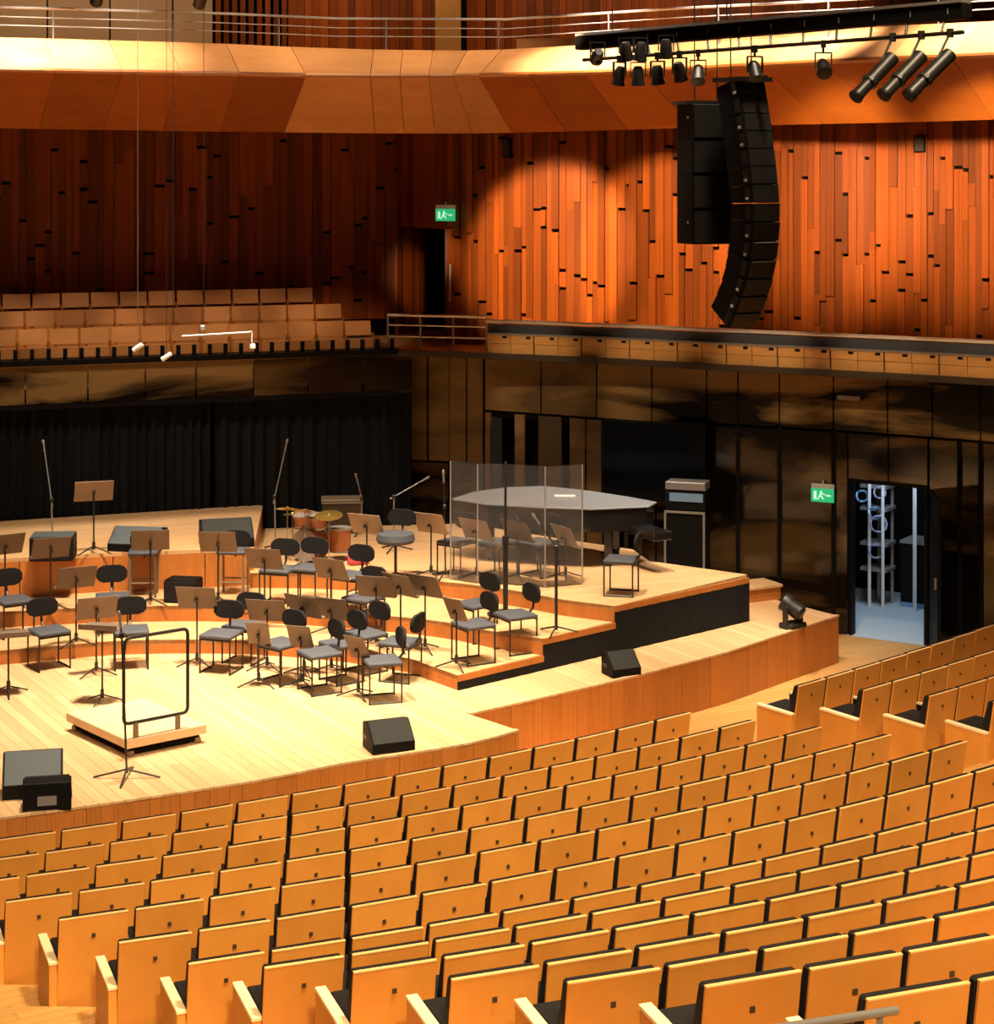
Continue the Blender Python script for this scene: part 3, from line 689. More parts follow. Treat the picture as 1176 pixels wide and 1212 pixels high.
chairs = [
 (58, 790, 0, 'black chair before the lowest riser, the one nearest the stage left edge'),
 (155, 789, 0, 'black chair partly behind the conductor podium guard rail'),
 (16, 752, .18, 'black chair at the left frame edge on the lowest riser'),
 (134, 748, .18, 'black chair on the lowest riser behind the music stand left of the guard rail'),
 (262, 794, 0, 'black chair on the stage floor just right of the guard rail'),
 (288, 783, 0, 'black chair squeezed behind the chair just right of the guard rail'),
 (364, 712, .39, 'black chair on the middle riser in front of the drum kit'),
 (330, 714, .39, 'black chair on the middle riser behind the wide brown music stand'),
 (332, 806, 0, 'black chair at the near left corner of the front chair cluster'),
 (378, 818, 0, 'black chair at the near middle of the front chair cluster'),
 (404, 806, 0, 'black chair in the heart of the front chair cluster'),
 (452, 828, 0, 'black chair nearest the audience in the front chair cluster'),
 (432, 794, 0, 'black chair at the rear of the front chair cluster, before the lowest riser'),
 (474, 804, 0, 'black chair turned side-on at the outer end of the front chair cluster'),
 (560, 783, .18, 'black chair near the pointed front corner of the lowest riser'),
 (610, 771, .18, 'black chair beside the tall loudspeaker pole on the lowest riser'),
 (563, 757, .18, 'black chair behind the one at the lowest riser corner'),
 (430, 749, .18, 'black chair on the lowest riser behind the overlapping brown stands'),
 (416, 722, .39, 'black chair on the middle riser right of the drum kit'),
 (735, 703, .6, 'black chair standing alone in front of the piano'),
 (541, 680, .6, 'black chair behind the clear screen at its outer end'),
 (588, 681, .6, 'black chair behind the clear screen beside the pale music stand'),
 (638, 681, .6, 'black chair behind the clear screen nearest the lone chair'),
]
for c in chairs[:]:
    px, py, z, l = c
    rz = None
    if px == 735: rz = math.radians(75)
    if px == 560: rz = math.radians(120)
    if px == 474: rz = math.radians(70)
    chair(px, py, z, l, rz)
stool(170, 705, .39, 'high grey-topped stool on the middle riser, nearer the wedge with the light top', math.radians(185))
stool(276, 704, .39, 'high grey-topped stool on the middle riser below the big wedge loudspeaker', math.radians(175))
stands = [
 (8, 644, 6, 719, .39, 'brown music stand at the left frame edge below the curtain', 0, 'stand_desk'),
 (62, 648, 60, 722, .39, 'dark music stand before the box loudspeaker with a light top', 0, 'stand_desk'),
 (178, 639, 178, 716, .39, 'brown music stand in front of the nearer high stool', 0, 'stand_desk'),
 (262, 641, 258, 715, .39, 'music stand with a light upper edge under the big wedge loudspeaker', 0, 'stand_desk'),
 (90, 683, 90, 764, .18, 'wide brown music stand on the lowest riser, behind two more stands', 0, 'stand_desk'),
 (313, 661, 313, 727, .39, 'wide brown music stand on the middle riser by the drum kit', 0, 'stand_desk'),
 (114, 719, 114, 799, 0, 'brown music stand on the stage floor left of the guard rail', 0, 'stand_desk'),
 (231, 707, 233, 788, 0, 'pale brown music stand in front of the black wedge on the middle riser', 0, 'stand_desk'),
 (390, 673, 392, 750, .18, 'brown music stand directly below the drum kit', 0, 'stand_desk'),
 (433, 620, 434, 701, .39, 'beige music stand standing right of the drum kit', 0, 'pale_desk'),
 (508, 619, 510, 683, .6, 'beige music stand left of the clear screen', 0, 'pale_desk'),
 (368, 717, 360, 798, 0, 'brown music stand overlapping another, above the front chair cluster', .1, 'stand_desk'),
 (400, 720, 392, 796, 0, 'brown music stand half hidden by the one above the front chair cluster', .35, 'stand_desk'),
 (470, 692, 474, 769, .18, 'brown music stand beside the grey drum throne', .1, 'stand_desk'),
 (502, 693, 503, 771, .18, 'brown music stand with a slanting edge near the riser tip', .3, 'stand_desk'),
 (444, 694, 445, 765, .18, 'small dark music stand behind the brown pair at the riser tip', .5, 'stand_desk'),
 (322, 722, 316, 793, 0, 'brown music stand right of the chair beside the guard rail', .3, 'stand_desk'),
 (579, 626, 564, 685, .6, 'pale music stand seen through the clear screen', 0, 'pale_desk'),
 (660, 634, 669, 685, .6, 'brown music stand at the piano end of the clear screen', -.2, 'pale_desk'),
 (622, 628, 613, 687, .6, 'dark music stand behind the middle of the clear screen', 0, 'stand_desk'),
 (320, 749, 306, 812, 0, 'low brown music stand at the near left of the front chair cluster', .6, 'stand_desk', .55),
 (375, 753, 356, 813, 0, 'low brown music stand in the middle of the front chair cluster', .6, 'stand_desk', .6),
 (437, 766, 424, 825, 0, 'low brown music stand nearest the audience in the front chair cluster', .6, 'stand_desk', .6),
 (538, 721, 540, 791, .18, 'small dark music stand over the chair at the lowest riser corner', .5, 'stand_desk', .55),
]
for s_ in stands: stand(*s_[:7], mat=s_[7], w=(s_[8] if len(s_) > 8 else 1))
stand(109, 581, 111, 655, .92, 'pale high music stand on the tallest riser against the black curtain', 0, 'pale_desk', w=1.05)
def flat_stand(px, py, dpy, z, label, yaw):
    p = P(px, py, z); h = (py-dpy)*p.y/F; r = thing('music_stand', label, 'music stand', p, yaw, 'music stands on the stage')
    obj('desk', DK['stand_desk'], r, (0, .02, h), (math.radians(-60), 0, 0), scale=(.95, 1, 1)); obj('pole', PO, r, (0, 0, .08), scale=(1, 1, h-.10)); obj('hub', HU, r); obj('tripod_foot', FOOT, r)
flat_stand(10, 822, 751, 0, 'music stand with a flat desk at the left frame edge on the stage floor', .3)
flat_stand(121, 832, 742, 0, 'conductor music stand with a flat desk behind the podium', -.2)

# conductor's podium and guard rail
c0, c1, c3 = P(150, 876, .2), P(245, 857, .2), P(78, 843, .2)
ux = V2(c1-c0); uy = V2(c3-c0); wx, wy = ux.length, uy.length
uxn = ux.normalized(); uyn = Vector((-uxn.y, uxn.x))
wy = max(.95, uy.dot(uyn)); rzp = math.atan2(uxn.y, uxn.x)
pd = thing('conductor_podium', 'low square pale wooden conductor podium on the stage floor', 'podium', (c0.x, c0.y, 0), rzp)
sk_ = (uy.dot(uxn))                     # platform drawn with its slight skew
mk('platform', MB().prism([(0, 0), (wx, 0), (wx+sk_, wy), (sk_, wy)], .10, .20), 'podium_ply', pd, bevel=.008)
mk('plinth', MB().prism([(.06, .06), (wx-.06, .06), (wx+sk_-.06, wy-.06), (sk_+.06, wy-.06)], .03, .10), 'black_gap', pd)
for x, y in ((.08, .08), (wx-.08, .08), (wx+sk_-.08, wy-.08), (sk_+.08, wy-.08)): mk('foot', MB().box((x, y, .03), (.07, .07, .06)), 'brown_metal', pd, bevel=.01)
def tubepath(pts, r, name, mat, parent, n=8, rad=.06):
    out = [Vector(pts[0])]
    for a, b, c in zip(pts, pts[1:], pts[2:]):
        a, b, c = Vector(a), Vector(b), Vector(c); u = (a-b).normalized()*rad; v = (c-b).normalized()*rad
        for t in (0, .33, .67, 1): out.append((b+u)*(1-t)**2+2*b*t*(1-t)+(b+v)*t*t)
    out.append(Vector(pts[-1])); return mk(name, MB().path(out, r, n), mat, parent, smooth=True)
gr = thing('podium_guard_rail', 'dark tubular guard rail hoop on the audience edge of the podium', 'rail', (c0.x, c0.y, .2), rzp)
tubepath([(-.02, .03, .9), (-.02, .03, .16), (wx-.22, .03, .16), (wx-.22, .03, 1.06), (.0, .03, 1.06), (-.02, .03, .9)], .019, 'hoop', 'black_metal', gr)
for x in (.12, wx-.34): mk('bracket', MB().box((x, .03, .075), (.05, .04, .17)), 'brown_metal', gr, bevel=.005)
# microphone stands
MIC = MB().lathe([(.001, 0), (.012, .005), (.012, .12), (.018, .13), (.018, .17), (.008, .185)], 8).mesh('microphone', 'dull_steel')
def mic_stand(label, base, joint, tip, base_r=.28, thick=.011, legs=3, mat='black_metal', group='microphone stands on the stage'):
    b, j, t = Vector(base), Vector(joint), Vector(tip); r = thing('microphone_stand', label, 'microphone stand', b, 0, group)
    mb = MB()
    for k in range(legs): a = 2*math.pi*k/legs+(.2 if legs == 3 else 0); mb.tube((0, 0, .09), (base_r*math.cos(a), base_r*math.sin(a), .01), .011, 6)
    mk('tripod_foot', mb, 'black_metal', r); mk('pole', MB().tube((0, 0, .05), j-b, thick, 8), mat, r)
    mk('clamp', MB().box(j-b, (.05, .05, .06)), 'black_metal', r, bevel=.01)
    if (t-j).length > .05:
        mk('boom', MB().tube(j-b-(t-j)*.15, t-b, .009, 6), mat, r)
        o = obj('microphone', MIC, r); o.location = t-b; o.rotation_euler = (t-j).to_track_quat('Z', 'Y').to_euler()
    return r
def px_mic(label, b, z, j, t, dd=0, **k):
    p = P(*b, z); return mic_stand(label, p, D(*j, p.y), D(*t, p.y+dd), **k)
px_mic('tall boom microphone stand on the tallest riser, left of the pale music stand', (62, 650), .92, (61, 592), (53, 536), .15, mat='dull_steel')
px_mic('tall boom microphone stand between the tallest riser and the drum kit', (326, 652), .6, (325, 588), (337, 534), .1, mat='dull_steel')
px_mic('slim straight microphone stand in front of the podium with a cross foot', (150, 921), 0, (144, 752), (143, 744), 0, legs=4, base_r=.34)
px_mic('microphone stand with a short boom in front of the clear screen', (658, 750), .39, (658, 648), (639, 621), -.1, thick=.02)
px_mic('short microphone stand poking up behind the dark amplifier case', (428, 632), .6, (428, 590), (424, 574), 0, mat='dull_steel')
px_mic('microphone stand with a long silver slanting boom beside the piano', (466, 652), .6, (466, 588), (496, 571), .2, mat='dull_steel')
px_mic('thin dark microphone stand left of the clear screen', (527, 684), .6, (526, 600), (525, 572), 0)
sp = P(598, 728, .39); b_ = thing('speaker_pole', 'tall thick dark telescopic pole on the middle riser before the clear screen', 'stand', sp)
mk('lower_tube', MB().tube((0, 0, .06), (0, 0, .98), .034, 10), 'black_metal', b_); mk('upper_tube', MB().tube((0, 0, .95), (0, 0, 2.0), .017, 8), 'black_metal', b_)
mk('collar', MB().tube((0, 0, .93), (0, 0, 1.03), .045, 10), 'black_metal', b_); mk('base', MB().lathe([(.24, 0), (.24, .03), (.05, .06)], 16), 'black_metal', b_)

# wedge loudspeakers
def wedge(label, px, py, z, w_, h_, d_, rz, mat='slate_grille', group='wedge loudspeakers'):
    p = P(px, py, z); r = thing('wedge_loudspeaker', label, 'loudspeaker', p, rz, group)
    prof = [(-d_/2, 0), (d_/2, 0), (d_/2, h_*.35), (-d_*.12, h_), (-d_/2, h_*.92)]
    mk('cabinet', MB().xprism(prof, -w_/2, w_/2), 'black_paint', r, bevel=.008)
    a, b = Vector((0, d_/2, h_*.35)), Vector((0, -d_*.12, h_)); n = Vector((0, (b-a).z, -(b-a).y)).normalized(); 
    mb = MB(); q = [Vector((x, (a if s else b).y, (a if s else b).z)) for x, s in ((-w_/2+.02, 1), (w_/2-.02, 1), (w_/2-.02, 0), (-w_/2+.02, 0))]
    mb.add([v-n*.004 for v in q]+[v+n*.012 for v in q], [(0, 1, 2, 3), (4, 5, 6, 7), (0, 1, 5, 4), (1, 2, 6, 5), (2, 3, 7, 6), (3, 0, 4, 7)])
    mk('grille', mb, mat, r)
    mk('handle', MB().box((w_*.5, -d_*.2, h_*.45), (.012, .14, .05)), 'black_metal', r, bevel=.004)
    mk('socket_plate', MB().box((0, -d_/2-.004, h_*.35), (.18, .012, .09)), 'dull_steel', r); return r
wedge('grey-faced wedge loudspeaker at the left front stage edge, behind another', 39, 938, 0, .58, .40, .40, math.radians(192))
wedge('black wedge loudspeaker at the left front stage edge, seen from behind', 56, 954, 0, .46, .30, .34, math.radians(12), 'black_paint')
wedge('black wedge loudspeaker alone on the front stage edge', 460, 886, 0, .48, .30, .34, math.radians(202), 'dark_grille')
wedge('small dark wedge loudspeaker on the apron below the black skirt', 735, 798, 0, .40, .28, .30, math.radians(205), 'dark_grille')
wedge('big dark wedge loudspeaker lying on the tallest riser', 268, 645, .92, .72, .36, .5, math.radians(195), 'dark_grille')
wedge('wedge loudspeaker with a light top on the tallest riser, behind the nearer stool', 163, 650, .92, .72, .30, .45, math.radians(170))
def box_speaker(label, px, py, z, w_, h_, d_, rz, top='slate_grille'):
    p = P(px, py, z); r = thing('box_loudspeaker', label, 'loudspeaker', p, rz)
    mk('cabinet', MB().box((0, 0, h_/2), (w_, d_, h_)), 'black_paint', r, bevel=.01); mk('grille', MB().box((0, d_/2, h_/2), (w_-.04, .02, h_-.04)), 'black_fabric', r)
    mk('lid', MB().box((0, 0, h_+.006), (w_-.02, d_-.02, .012)), top, r); return r
box_speaker('box loudspeaker with a light top on the tallest riser, behind a dark music stand', 63, 661, .92, .58, .32, .42, math.radians(185))
box_speaker('low black box on the middle riser between the two high stools', 217, 711, .39, .44, .29, .34, math.radians(170), 'black_paint')
bc = P(405, 632, .6); r = thing('amplifier_case', 'dark brown amplifier case behind the drum kit', 'case', bc, .1)
mk('body', MB().box((0, .2, .25), (.62, .4, .46)), 'dark_bronze', r, bevel=.01); mk('lid', MB().box((0, .2, .50), (.64, .42, .05)), 'brown_metal', r, bevel=.008); mk('edge', MB().box((0, -.012, .475), (.64, .02, .015)), 'dull_steel', r)
# small stage lamp on the apron
fl = P(938, 743, 0); r = thing('floor_spotlight', 'small black yoke spotlight on the far end of the apron', 'spotlight', fl, math.radians(40))
mk('base', MB().box((0, 0, .04), (.32, .24, .07)), 'black_metal', r, bevel=.015)
for x in (-.15, .15): mk('yoke_arm', MB().box((x, 0, .18), (.03, .09, .26)), 'black_metal', r, bevel=.008)
h = mk('lamp_head', MB().lathe([(.08, -.16), (.115, -.12), (.11, .05), (.13, .14), (.12, .16)], 14), 'black_metal', r, smooth=True); h.location = (0, 0, .27); h.rotation_euler = (math.radians(-60), 0, .4)

# drum kit
dk = P(372, 662, .6); kit = thing('drum_kit', 'drum kit with brown shells and gold cymbals on the high riser', 'drum kit', dk, math.radians(150)); kit.scale = (.82,)*3
def drum(name, c, rad, dep, axis, shell='drum_shell'):
    mb = MB().lathe([(rad, -dep/2), (rad, dep/2)], 18); o = mk(name, mb, shell, kit, smooth=True); o.location = c; o.rotation_euler = axis
    for s in (-1, 1):
        mk('drum_head', MB().lathe([(rad*.98, 0), (rad*.98, s*.006)], 18), 'drum_head', o).location = (0, 0, s*dep/2)
        mk('hoop', MB().lathe([(rad+.012, s*(dep/2-.02)), (rad+.012, s*(dep/2+.012))], 18), 'dull_steel', o)
    return o
drum('bass_drum', (0, .1, .29), .27, .38, (math.radians(90), 0, 0))
drum('rack_tom', (-.17, .12, .70), .14, .2, (math.radians(-15), 0, 0)); drum('rack_tom', (.17, .12, .70), .15, .22, (math.radians(-15), 0, 0))
drum('floor_tom', (-.42, -.18, .36), .19, .4, (0, 0, 0)); drum('snare_drum', (.36, -.22, .58), .17, .14, (.1, 0, 0))
for c, rad, hgt, tl in (((.45, .18), .21, .88, .25), ((-.45, .2), .24, .85, -.2), ((.58, -.15), .17, .72, .05), ((-.1, .42), .2, .92, .3)):
    mk('cymbal_stand', MB().tube((c[0], c[1], 0), (c[0], c[1], hgt), .01, 6), 'dull_steel', kit)
    o = mk('cymbal', MB().lathe([(rad, -.012), (rad*.5, .005), (.035, .012), (.02, .03), (.005, .03)], 18), 'gold_brass', kit, smooth=True); o.location = (c[0], c[1], hgt); o.rotation_euler = (tl, tl*.5, 0)
    mb = MB()
    for k in range(3): a = 2.1*k+c[0]; mb.tube((c[0], c[1], .12), (c[0]+.2*math.cos(a), c[1]+.2*math.sin(a), .01), .008, 6)
    mk('tripod_foot', mb, 'dull_steel', kit)
th = thing('drum_throne', 'thick round grey drum throne with a small backrest, right of the drum kit', 'stool', P(468, 686, .6), math.radians(160))
mk('seat', MB().lathe([(.12, .50), (.25, .51), (.27, .55), (.25, .63), (.10, .65)], 20), 'grey_fabric', th, smooth=True); mk('pole', MB().tube((0, 0, .05), (0, 0, .52), .022, 8), 'black_metal', th)
obj('backrest', CH['backrest'], th, (0, 0, .10)); obj('back_support', CH['back_support'], th, (0, 0, .13)); obj('tripod_foot', FOOT, th)
bg = thing('cloth_bag', 'dark red cloth bag on the riser at the foot of the drum kit', 'bag', P(424, 668, .6), .3)
mk('body', MB().box((0, 0, .06), (.3, .18, .12)), 'red_cloth', bg, bevel=.04, seg=3, smooth=True); mk('strap', MB().path([(-.1, 0, .11), (-.05, 0, .17), (.05, 0, .17), (.1, 0, .11)], .012, 6), 'red_cloth', bg)

# grand piano
ZP = 1.46; lidp = [V2(P(*q, ZP)) for q in ((535, 590), (560, 582), (600, 576.5), (645, 575), (700, 581), (745, 588), (777, 594), (768, 599), (700, 602), (640, 600), (575, 596))]
gp = thing('grand_piano', 'long black grand piano with its grey-lit lid closed, behind the clear screen', 'piano', (lidp[5].x, lidp[5].y, .6))
ox, oy = lidp[5]; lp = [(p.x-ox, p.y-oy) for p in lidp]; cxx = sum(p[0] for p in lp)/len(lp); cyy = sum(p[1] for p in lp)/len(lp)
sc = lambda k: [((x-cxx)*k+cxx, (y-cyy)*k+cyy) for x, y in lp]
mk('lid', MB().prism(sc(1), ZP-.6-.025, ZP-.6), 'lid_sheen_grey', gp, bevel=.006); mk('case', MB().prism(sc(.97), ZP-.6-.34, ZP-.6-.03), 'ebony', gp)
mk('key_slip', MB().box((lp[6][0]-.22, lp[6][1]-.42, .53), (.3, 1.0, .12), Matrix.Rotation(.5, 3, 'Z')), 'ebony', gp, bevel=.01)
for x, y in ((lp[0][0]+.55, lp[0][1]-.1), (lp[8][0]+.25, lp[8][1]+.3), (lp[5][0]-.2, lp[5][1]+.0)):
    g = mk('leg', MB().box((x, y, .32), (.12, .12, .44)), 'ebony', gp, bevel=.015); mk('caster', MB().lathe([(.05, 0), (.05, .10)], 10, (x, y, 0)), 'black_metal', g)
mk('lyre', MB().box((lp[7][0]-.55, lp[7][1]+.35, .28), (.06, .3, .5)).box((lp[7][0]-.55, lp[7][1]+.35, .05), (.1, .36, .05)), 'ebony', gp, bevel=.01)
lpv = mk('lamp_reflector', MB().box((.0, 0, 0), (.30, .12, .02)), 'white_plastic', gp, bevel=.004); lpv.name = 'paper_sheet'; q_ = P(668, 587, ZP+.012); lpv.location = (q_.x-ox, q_.y-oy, ZP-.6+.012)
# clear acrylic drum screen
ac = thing('acrylic_screen', 'clear acrylic drum screen of four upright panels before the piano', 'screen', P(610, 694, .6))
R0 = P(610, 694, .6); ed = [V2(P(533, 686, .6)), V2(P(565, 691, .6)), V2(P(598, 692, .6)), V2(P(645, 696, .6)), V2(P(689, 692, .6))]
for a, b in zip(ed, ed[1:]):
    o = board('panel', ac, a-V2(R0)+(b-a).normalized()*.01, b-V2(R0)-(b-a).normalized()*.01, .02, 1.62, 0, .012, 'acrylic')
for p in ed: mk('hinge_post', MB().box((p.x-R0.x, p.y-R0.y, .81), (.016, .016, 1.62)), 'dull_steel', ac)

# black screen and cabinet at the rear
tv = thing('black_screen', 'large black display screen standing behind the piano', 'screen', (0, 0, .0)); a, b = wp(711, 29.75), wp(834, 29.18)
mk('bezel', MB().slab(a, b, 1.15, 2.37, .07), 'black_paint', tv, bevel=.006)
t = (b-a).normalized(); nn = Vector((t.y, -t.x)); mk('glass', MB().slab(a+t*.04+nn*.004, b-t*.04+nn*.004, 1.20, 2.33, .004), 'screen_glass', tv)
for k in (.25, .75): p = a+(b-a)*k; mk('leg', MB().box((p.x, p.y+.1, .58), (.06, .06, 1.16)), 'black_metal', tv); mk('foot', MB().box((p.x, p.y+.05, .02), (.08, .5, .04)), 'black_metal', tv)
cb = thing('equipment_cabinet', 'black equipment cabinet with a metal outline beside the piano', 'cabinet', (*wp(810, 28.55), 0), math.radians(-18))
mk('body', MB().box((0, .2, .58), (.60, .4, 1.12)), 'black_paint', cb); mk('caster_plinth', MB().box((0, .2, .03), (.5, .3, .06)), 'black_metal', cb)
for x in (-.29, .29): mk('edge_strip', MB().box((x, -.005, .59), (.03, .03, 1.14)), 'dull_steel', cb)
mk('edge_strip', MB().box((0, -.005, 1.155), (.61, .03, .03)), 'dull_steel', cb)
mx_ = thing('mixing_desk', 'small grey equipment unit on top of the black cabinet', 'mixer', (*wp(810, 28.55), 1.17), math.radians(-18))
mk('body', MB().box((0, .2, .14), (.60, .36, .26)), 'black_paint', mx_, bevel=.01); mk('lid', MB().box((0, .2, .36), (.6, .34, .12)), 'dull_steel', mx_, bevel=.01); mk('panel', MB().box((.02, .015, .2), (.5, .02, .12)), 'blue_metal', mx_); mk('bracket', MB().box((0, .2, .28), (.5, .2, .06)), 'black_metal', mx_)
# hardware seen through the stage door
rk = thing('storage_rack', 'steel storage rack with coiled cables inside the open backstage door', 'rack', (0, 0, FL))
dA, dB = on_w(1004), on_w(1097); t = (dB-dA).normalized(); nn = Vector((-t.y, t.x))
def dp(u, v): return dA+t*u+nn*v
for u in (-.44, -.22):
    for v in (1.95, 2.35): p = dp(u, v); mk('upright', MB().box((p.x, p.y, 1.15), (.045, .045, 2.3)), 'white_plastic' if v < 2 else 'dull_steel', rk)
for z in (.55, .95, 1.5, 1.85): p, q_ = dp(-.60, 1.97), dp(-.16, 1.97); mk('shelf', MB().slab(p, q_, z, z+.05, .4), 'dull_steel', rk)
for u, z, r_, mt in ((-.32, .72, .11, 'violet_cable'), (-.28, 1.13, .13, 'violet_cable'), (-.34, 1.32, .1, 'blue_metal'), (-.26, 1.66, .09, 'violet_cable'), (-.55, 1.58, .09, 'blue_metal'), (-.57, 1.93, .09, 'blue_metal')):
    p = dp(u, 1.93); mb = MB(); ring = [Vector((p.x+r_*math.cos(k*.63), p.y+.03*math.sin(k*1.9), z+.05+r_+r_*math.sin(k*.63))) for k in range(31)]
    o = thing('cable_coil', {-.32: 'lowest violet cable coil in the backstage rack', -.28: 'large violet cable coil at mid height in the backstage rack', -.34: 'blue cable coil near the middle of the backstage rack', -.26: 'small violet cable coil high in the backstage rack', -.55: 'blue cable coil at the outer side of the backstage rack', -.57: 'topmost blue cable coil in the backstage rack'}[u], 'cable', (0, 0, FL), 0, 'cable coils in the backstage rack')
    mk('coil', MB().path(ring, .016, 5), mt, o)
ct = thing('backstage_cart', 'dark flight case with a grey rim inside the open backstage door', 'case', (0, 0, FL))
mk('body', MB().slab(dp(-.02, 2.2), dp(.40, 2.2), .08, 1.0, .5), 'black_paint', ct); mk('rim', MB().slab(dp(-.03, 2.18), dp(.41, 2.18), 1.0, 1.04, .54), 'dull_steel', ct); mk('base', MB().slab(dp(.0, 2.2), dp(.38, 2.2), 0, .08, .4), 'blue_metal', ct)
pp = dp(.28, 2.0); pl = thing('backstage_post', 'pale upright post inside the open backstage door', 'post', (pp.x, pp.y, FL)); mk('shaft', MB().box((0, 0, 1.2), (.05, .05, 2.4)), 'white_plastic', pl)

# exit signs
def exit_sign(label, c, A, B):
    t = (B-A).normalized(); rz = math.atan2(t.y, t.x); r = thing('exit_sign', label, 'sign', c, rz, 'green exit signs')
    mk('housing', MB().box((0, .02, .13), (.34, .05, .07)), 'white_plastic', r, bevel=.006); f = mk('panel', MB().box((0, 0, 0), (.34, .02, .20)), 'sign_green', r)
    mb = MB().lathe([(.001, -.016), (.016, 0), (.001, .016)], 8, (-.02, -.016, .055)).box((-.03, -.014, .015), (.022, .008, .07), Matrix.Rotation(.3, 3, 'Y')).box((-.055, -.014, -.035), (.016, .008, .075), Matrix.Rotation(.6, 3, 'Y')).box((-.005, -.014, -.03), (.016, .008, .07), Matrix.Rotation(-.7, 3, 'Y')).box((.012, -.014, .02), (.06, .008, .014), Matrix.Rotation(.4, 3, 'Y')).box((.09, -.014, 0), (.07, .008, .02)).box((-.11, -.014, -.0), (.04, .008, .12))
    mk('pictogram', mb, 'sign_white', f); mk('bracket', MB().tube((0, .02, .15), (0, .02, .22), .012, 6), 'white_plastic', r)
A, B = WR[0], WR[1]; c = D(527, 253, 32.0); exit_sign('green exit sign above the timber doorway', (c.x, c.y, c.z-.02), A, B)
A, B = on_w(940), on_w(1000); p = at_px(A, B, 972); exit_sign('green exit sign on the dark wall beside the open backstage door', (p.x, p.y-.09, EYE-(585-HY)*p.y/F), A, B)
sg = thing('strip_lamp', 'thin pale strip lamp on the dark wall above the backstage door', 'lamp', (0, 0, 0)); p = on_w(1003)
mk('strip', MB().box((p.x, p.y-.02, EYE-(471-HY)*p.y/F), (.36, .03, .06), Matrix.Rotation(-.6, 3, 'Z')), 'dull_steel', sg); mk('end_cap', MB().box((p.x+.16, p.y-.14, EYE-(471-HY)*p.y/F), (.02, .035, .065)), 'black_metal', sg)
bxp = D(1089, 170, 29.15); wb = thing('wall_speaker', 'small dark square loudspeaker high on the timber wall', 'loudspeaker', bxp, -.5); mk('body', MB().box((0, 0, 0), (.16, .12, .26)), 'black_paint', wb, bevel=.01); mk('grille', MB().box((0, -.065, 0), (.13, .01, .22)), 'dark_bronze', wb)
bxp = D(600, 175, 31.85); wb = thing('wall_speaker', 'small dark loudspeaker under the balcony near the timber doorway', 'loudspeaker', bxp, -.4); mk('body', MB().box((0, 0, 0), (.14, .12, .32)), 'black_paint', wb, bevel=.01); mk('grille', MB().box((0, -.065, 0), (.11, .01, .28)), 'dark_bronze', wb)

# ================================================================== HANGING EQUIPMENT
def mat_at(loc, rz, tilt): return Matrix.Translation(loc) @ Matrix.Rotation(rz, 4, 'Z') @ Matrix.Rotation(tilt, 4, 'X')
la = thing('line_array', 'curved hanging line array of black loudspeaker boxes', 'loudspeaker', D(877, 100, 22))
yaw = math.radians(36); root = D(884, 100, 22)
CABW, CABD, CABH = .42, .36, .197
cab = MB().xprism([(-.18, -.5*CABH-.003), (-.18, .5*CABH+.003), (.18, .5*CABH-.012), (.18, -.5*CABH+.012)], -CABW/2, CABW/2).mesh('cabinet', 'black_paint', bevel=.006)
grl = MB().box((0, -.185, 0), (CABW-.03, .012, CABH-.01)).mesh('grille', 'black_metal')
rig = MB().box((-CABW/2-.008, -.12, .0), (.016, .07, CABH*.8)).mesh('rigging_plate', 'black_metal')
pin = MB().box((-CABW/2-.022, -.12, -.05), (.012, .035, .03)).mesh('rigging_pin', 'steel')
p = Vector((0, -.0, -.08)); N = 14
for k in range(N):
    u = k/(N-1); tilt = math.radians(-13+14*u+38*max(0, u-.4)**1.15*1.7)   # positive: aims down
    T_ = Matrix.Rotation(yaw, 4, 'Z') @ Matrix.Translation((0, p.y, p.z)) @ Matrix.Rotation(tilt, 4, 'X')
    o = obj('cabinet', cab, la); o.matrix_local = T_
    obj('grille', grl, o); obj('rigging_plate', rig, o)
    if k % 3 != 1: obj('rigging_pin', pin, o)
    p = p+Vector((0, math.sin(tilt), -math.cos(tilt)))*CABH*(1)
    if k in (9, 10): mk('pale_strip', MB().box((0, -.193, CABH/2-.002), (CABW-.06, .012, .008)), 'dull_steel', o)
fr = mk('fly_frame', MB().box((0, -.02, .05), (.46, .5, .05)).box((0, -.3, .06), (.06, .2, .06)), 'black_metal', la); fr.rotation_euler = (0, 0, yaw)
for x, y in ((-.12, 0), (.12, .05)): mk('cable', MB().tube((x, y, .05), (x, y, 3.2), .008, 5), 'black_metal', la)
sb = thing('subwoofer_column', 'straight hanging column of black bass cabinets beside the line array', 'loudspeaker', D(834, 122, 22.5))
scab = MB().box((0, 0, 0), (.52, .42, .402)).mesh('cabinet', 'black_paint', bevel=.01); sgr = MB().box((0, -.215, 0), (.48, .012, .36)).mesh('grille', 'black_metal'); sp_ = MB().box((-.265, -.1, .05), (.012, .03, .03)).mesh('rigging_pin', 'steel')
for k in range(4):
    o = obj('cabinet', scab, sb); o.matrix_local = Matrix.Rotation(math.radians(20), 4, 'Z') @ Matrix.Translation((0, 0, -.22-.402*k)); obj('grille', sgr, o)
    if k in (0, 3): obj('rigging_pin', sp_, o)
fr = mk('fly_frame', MB().box((-.02, 0, .0), (.62, .4, .04)), 'black_metal', sb); fr.rotation_euler = (0, 0, math.radians(20))
for x in (-.12, .14): mk('cable', MB().tube((x, 0, 0), (x, 0, 3.2), .008, 5), 'black_metal', sb)
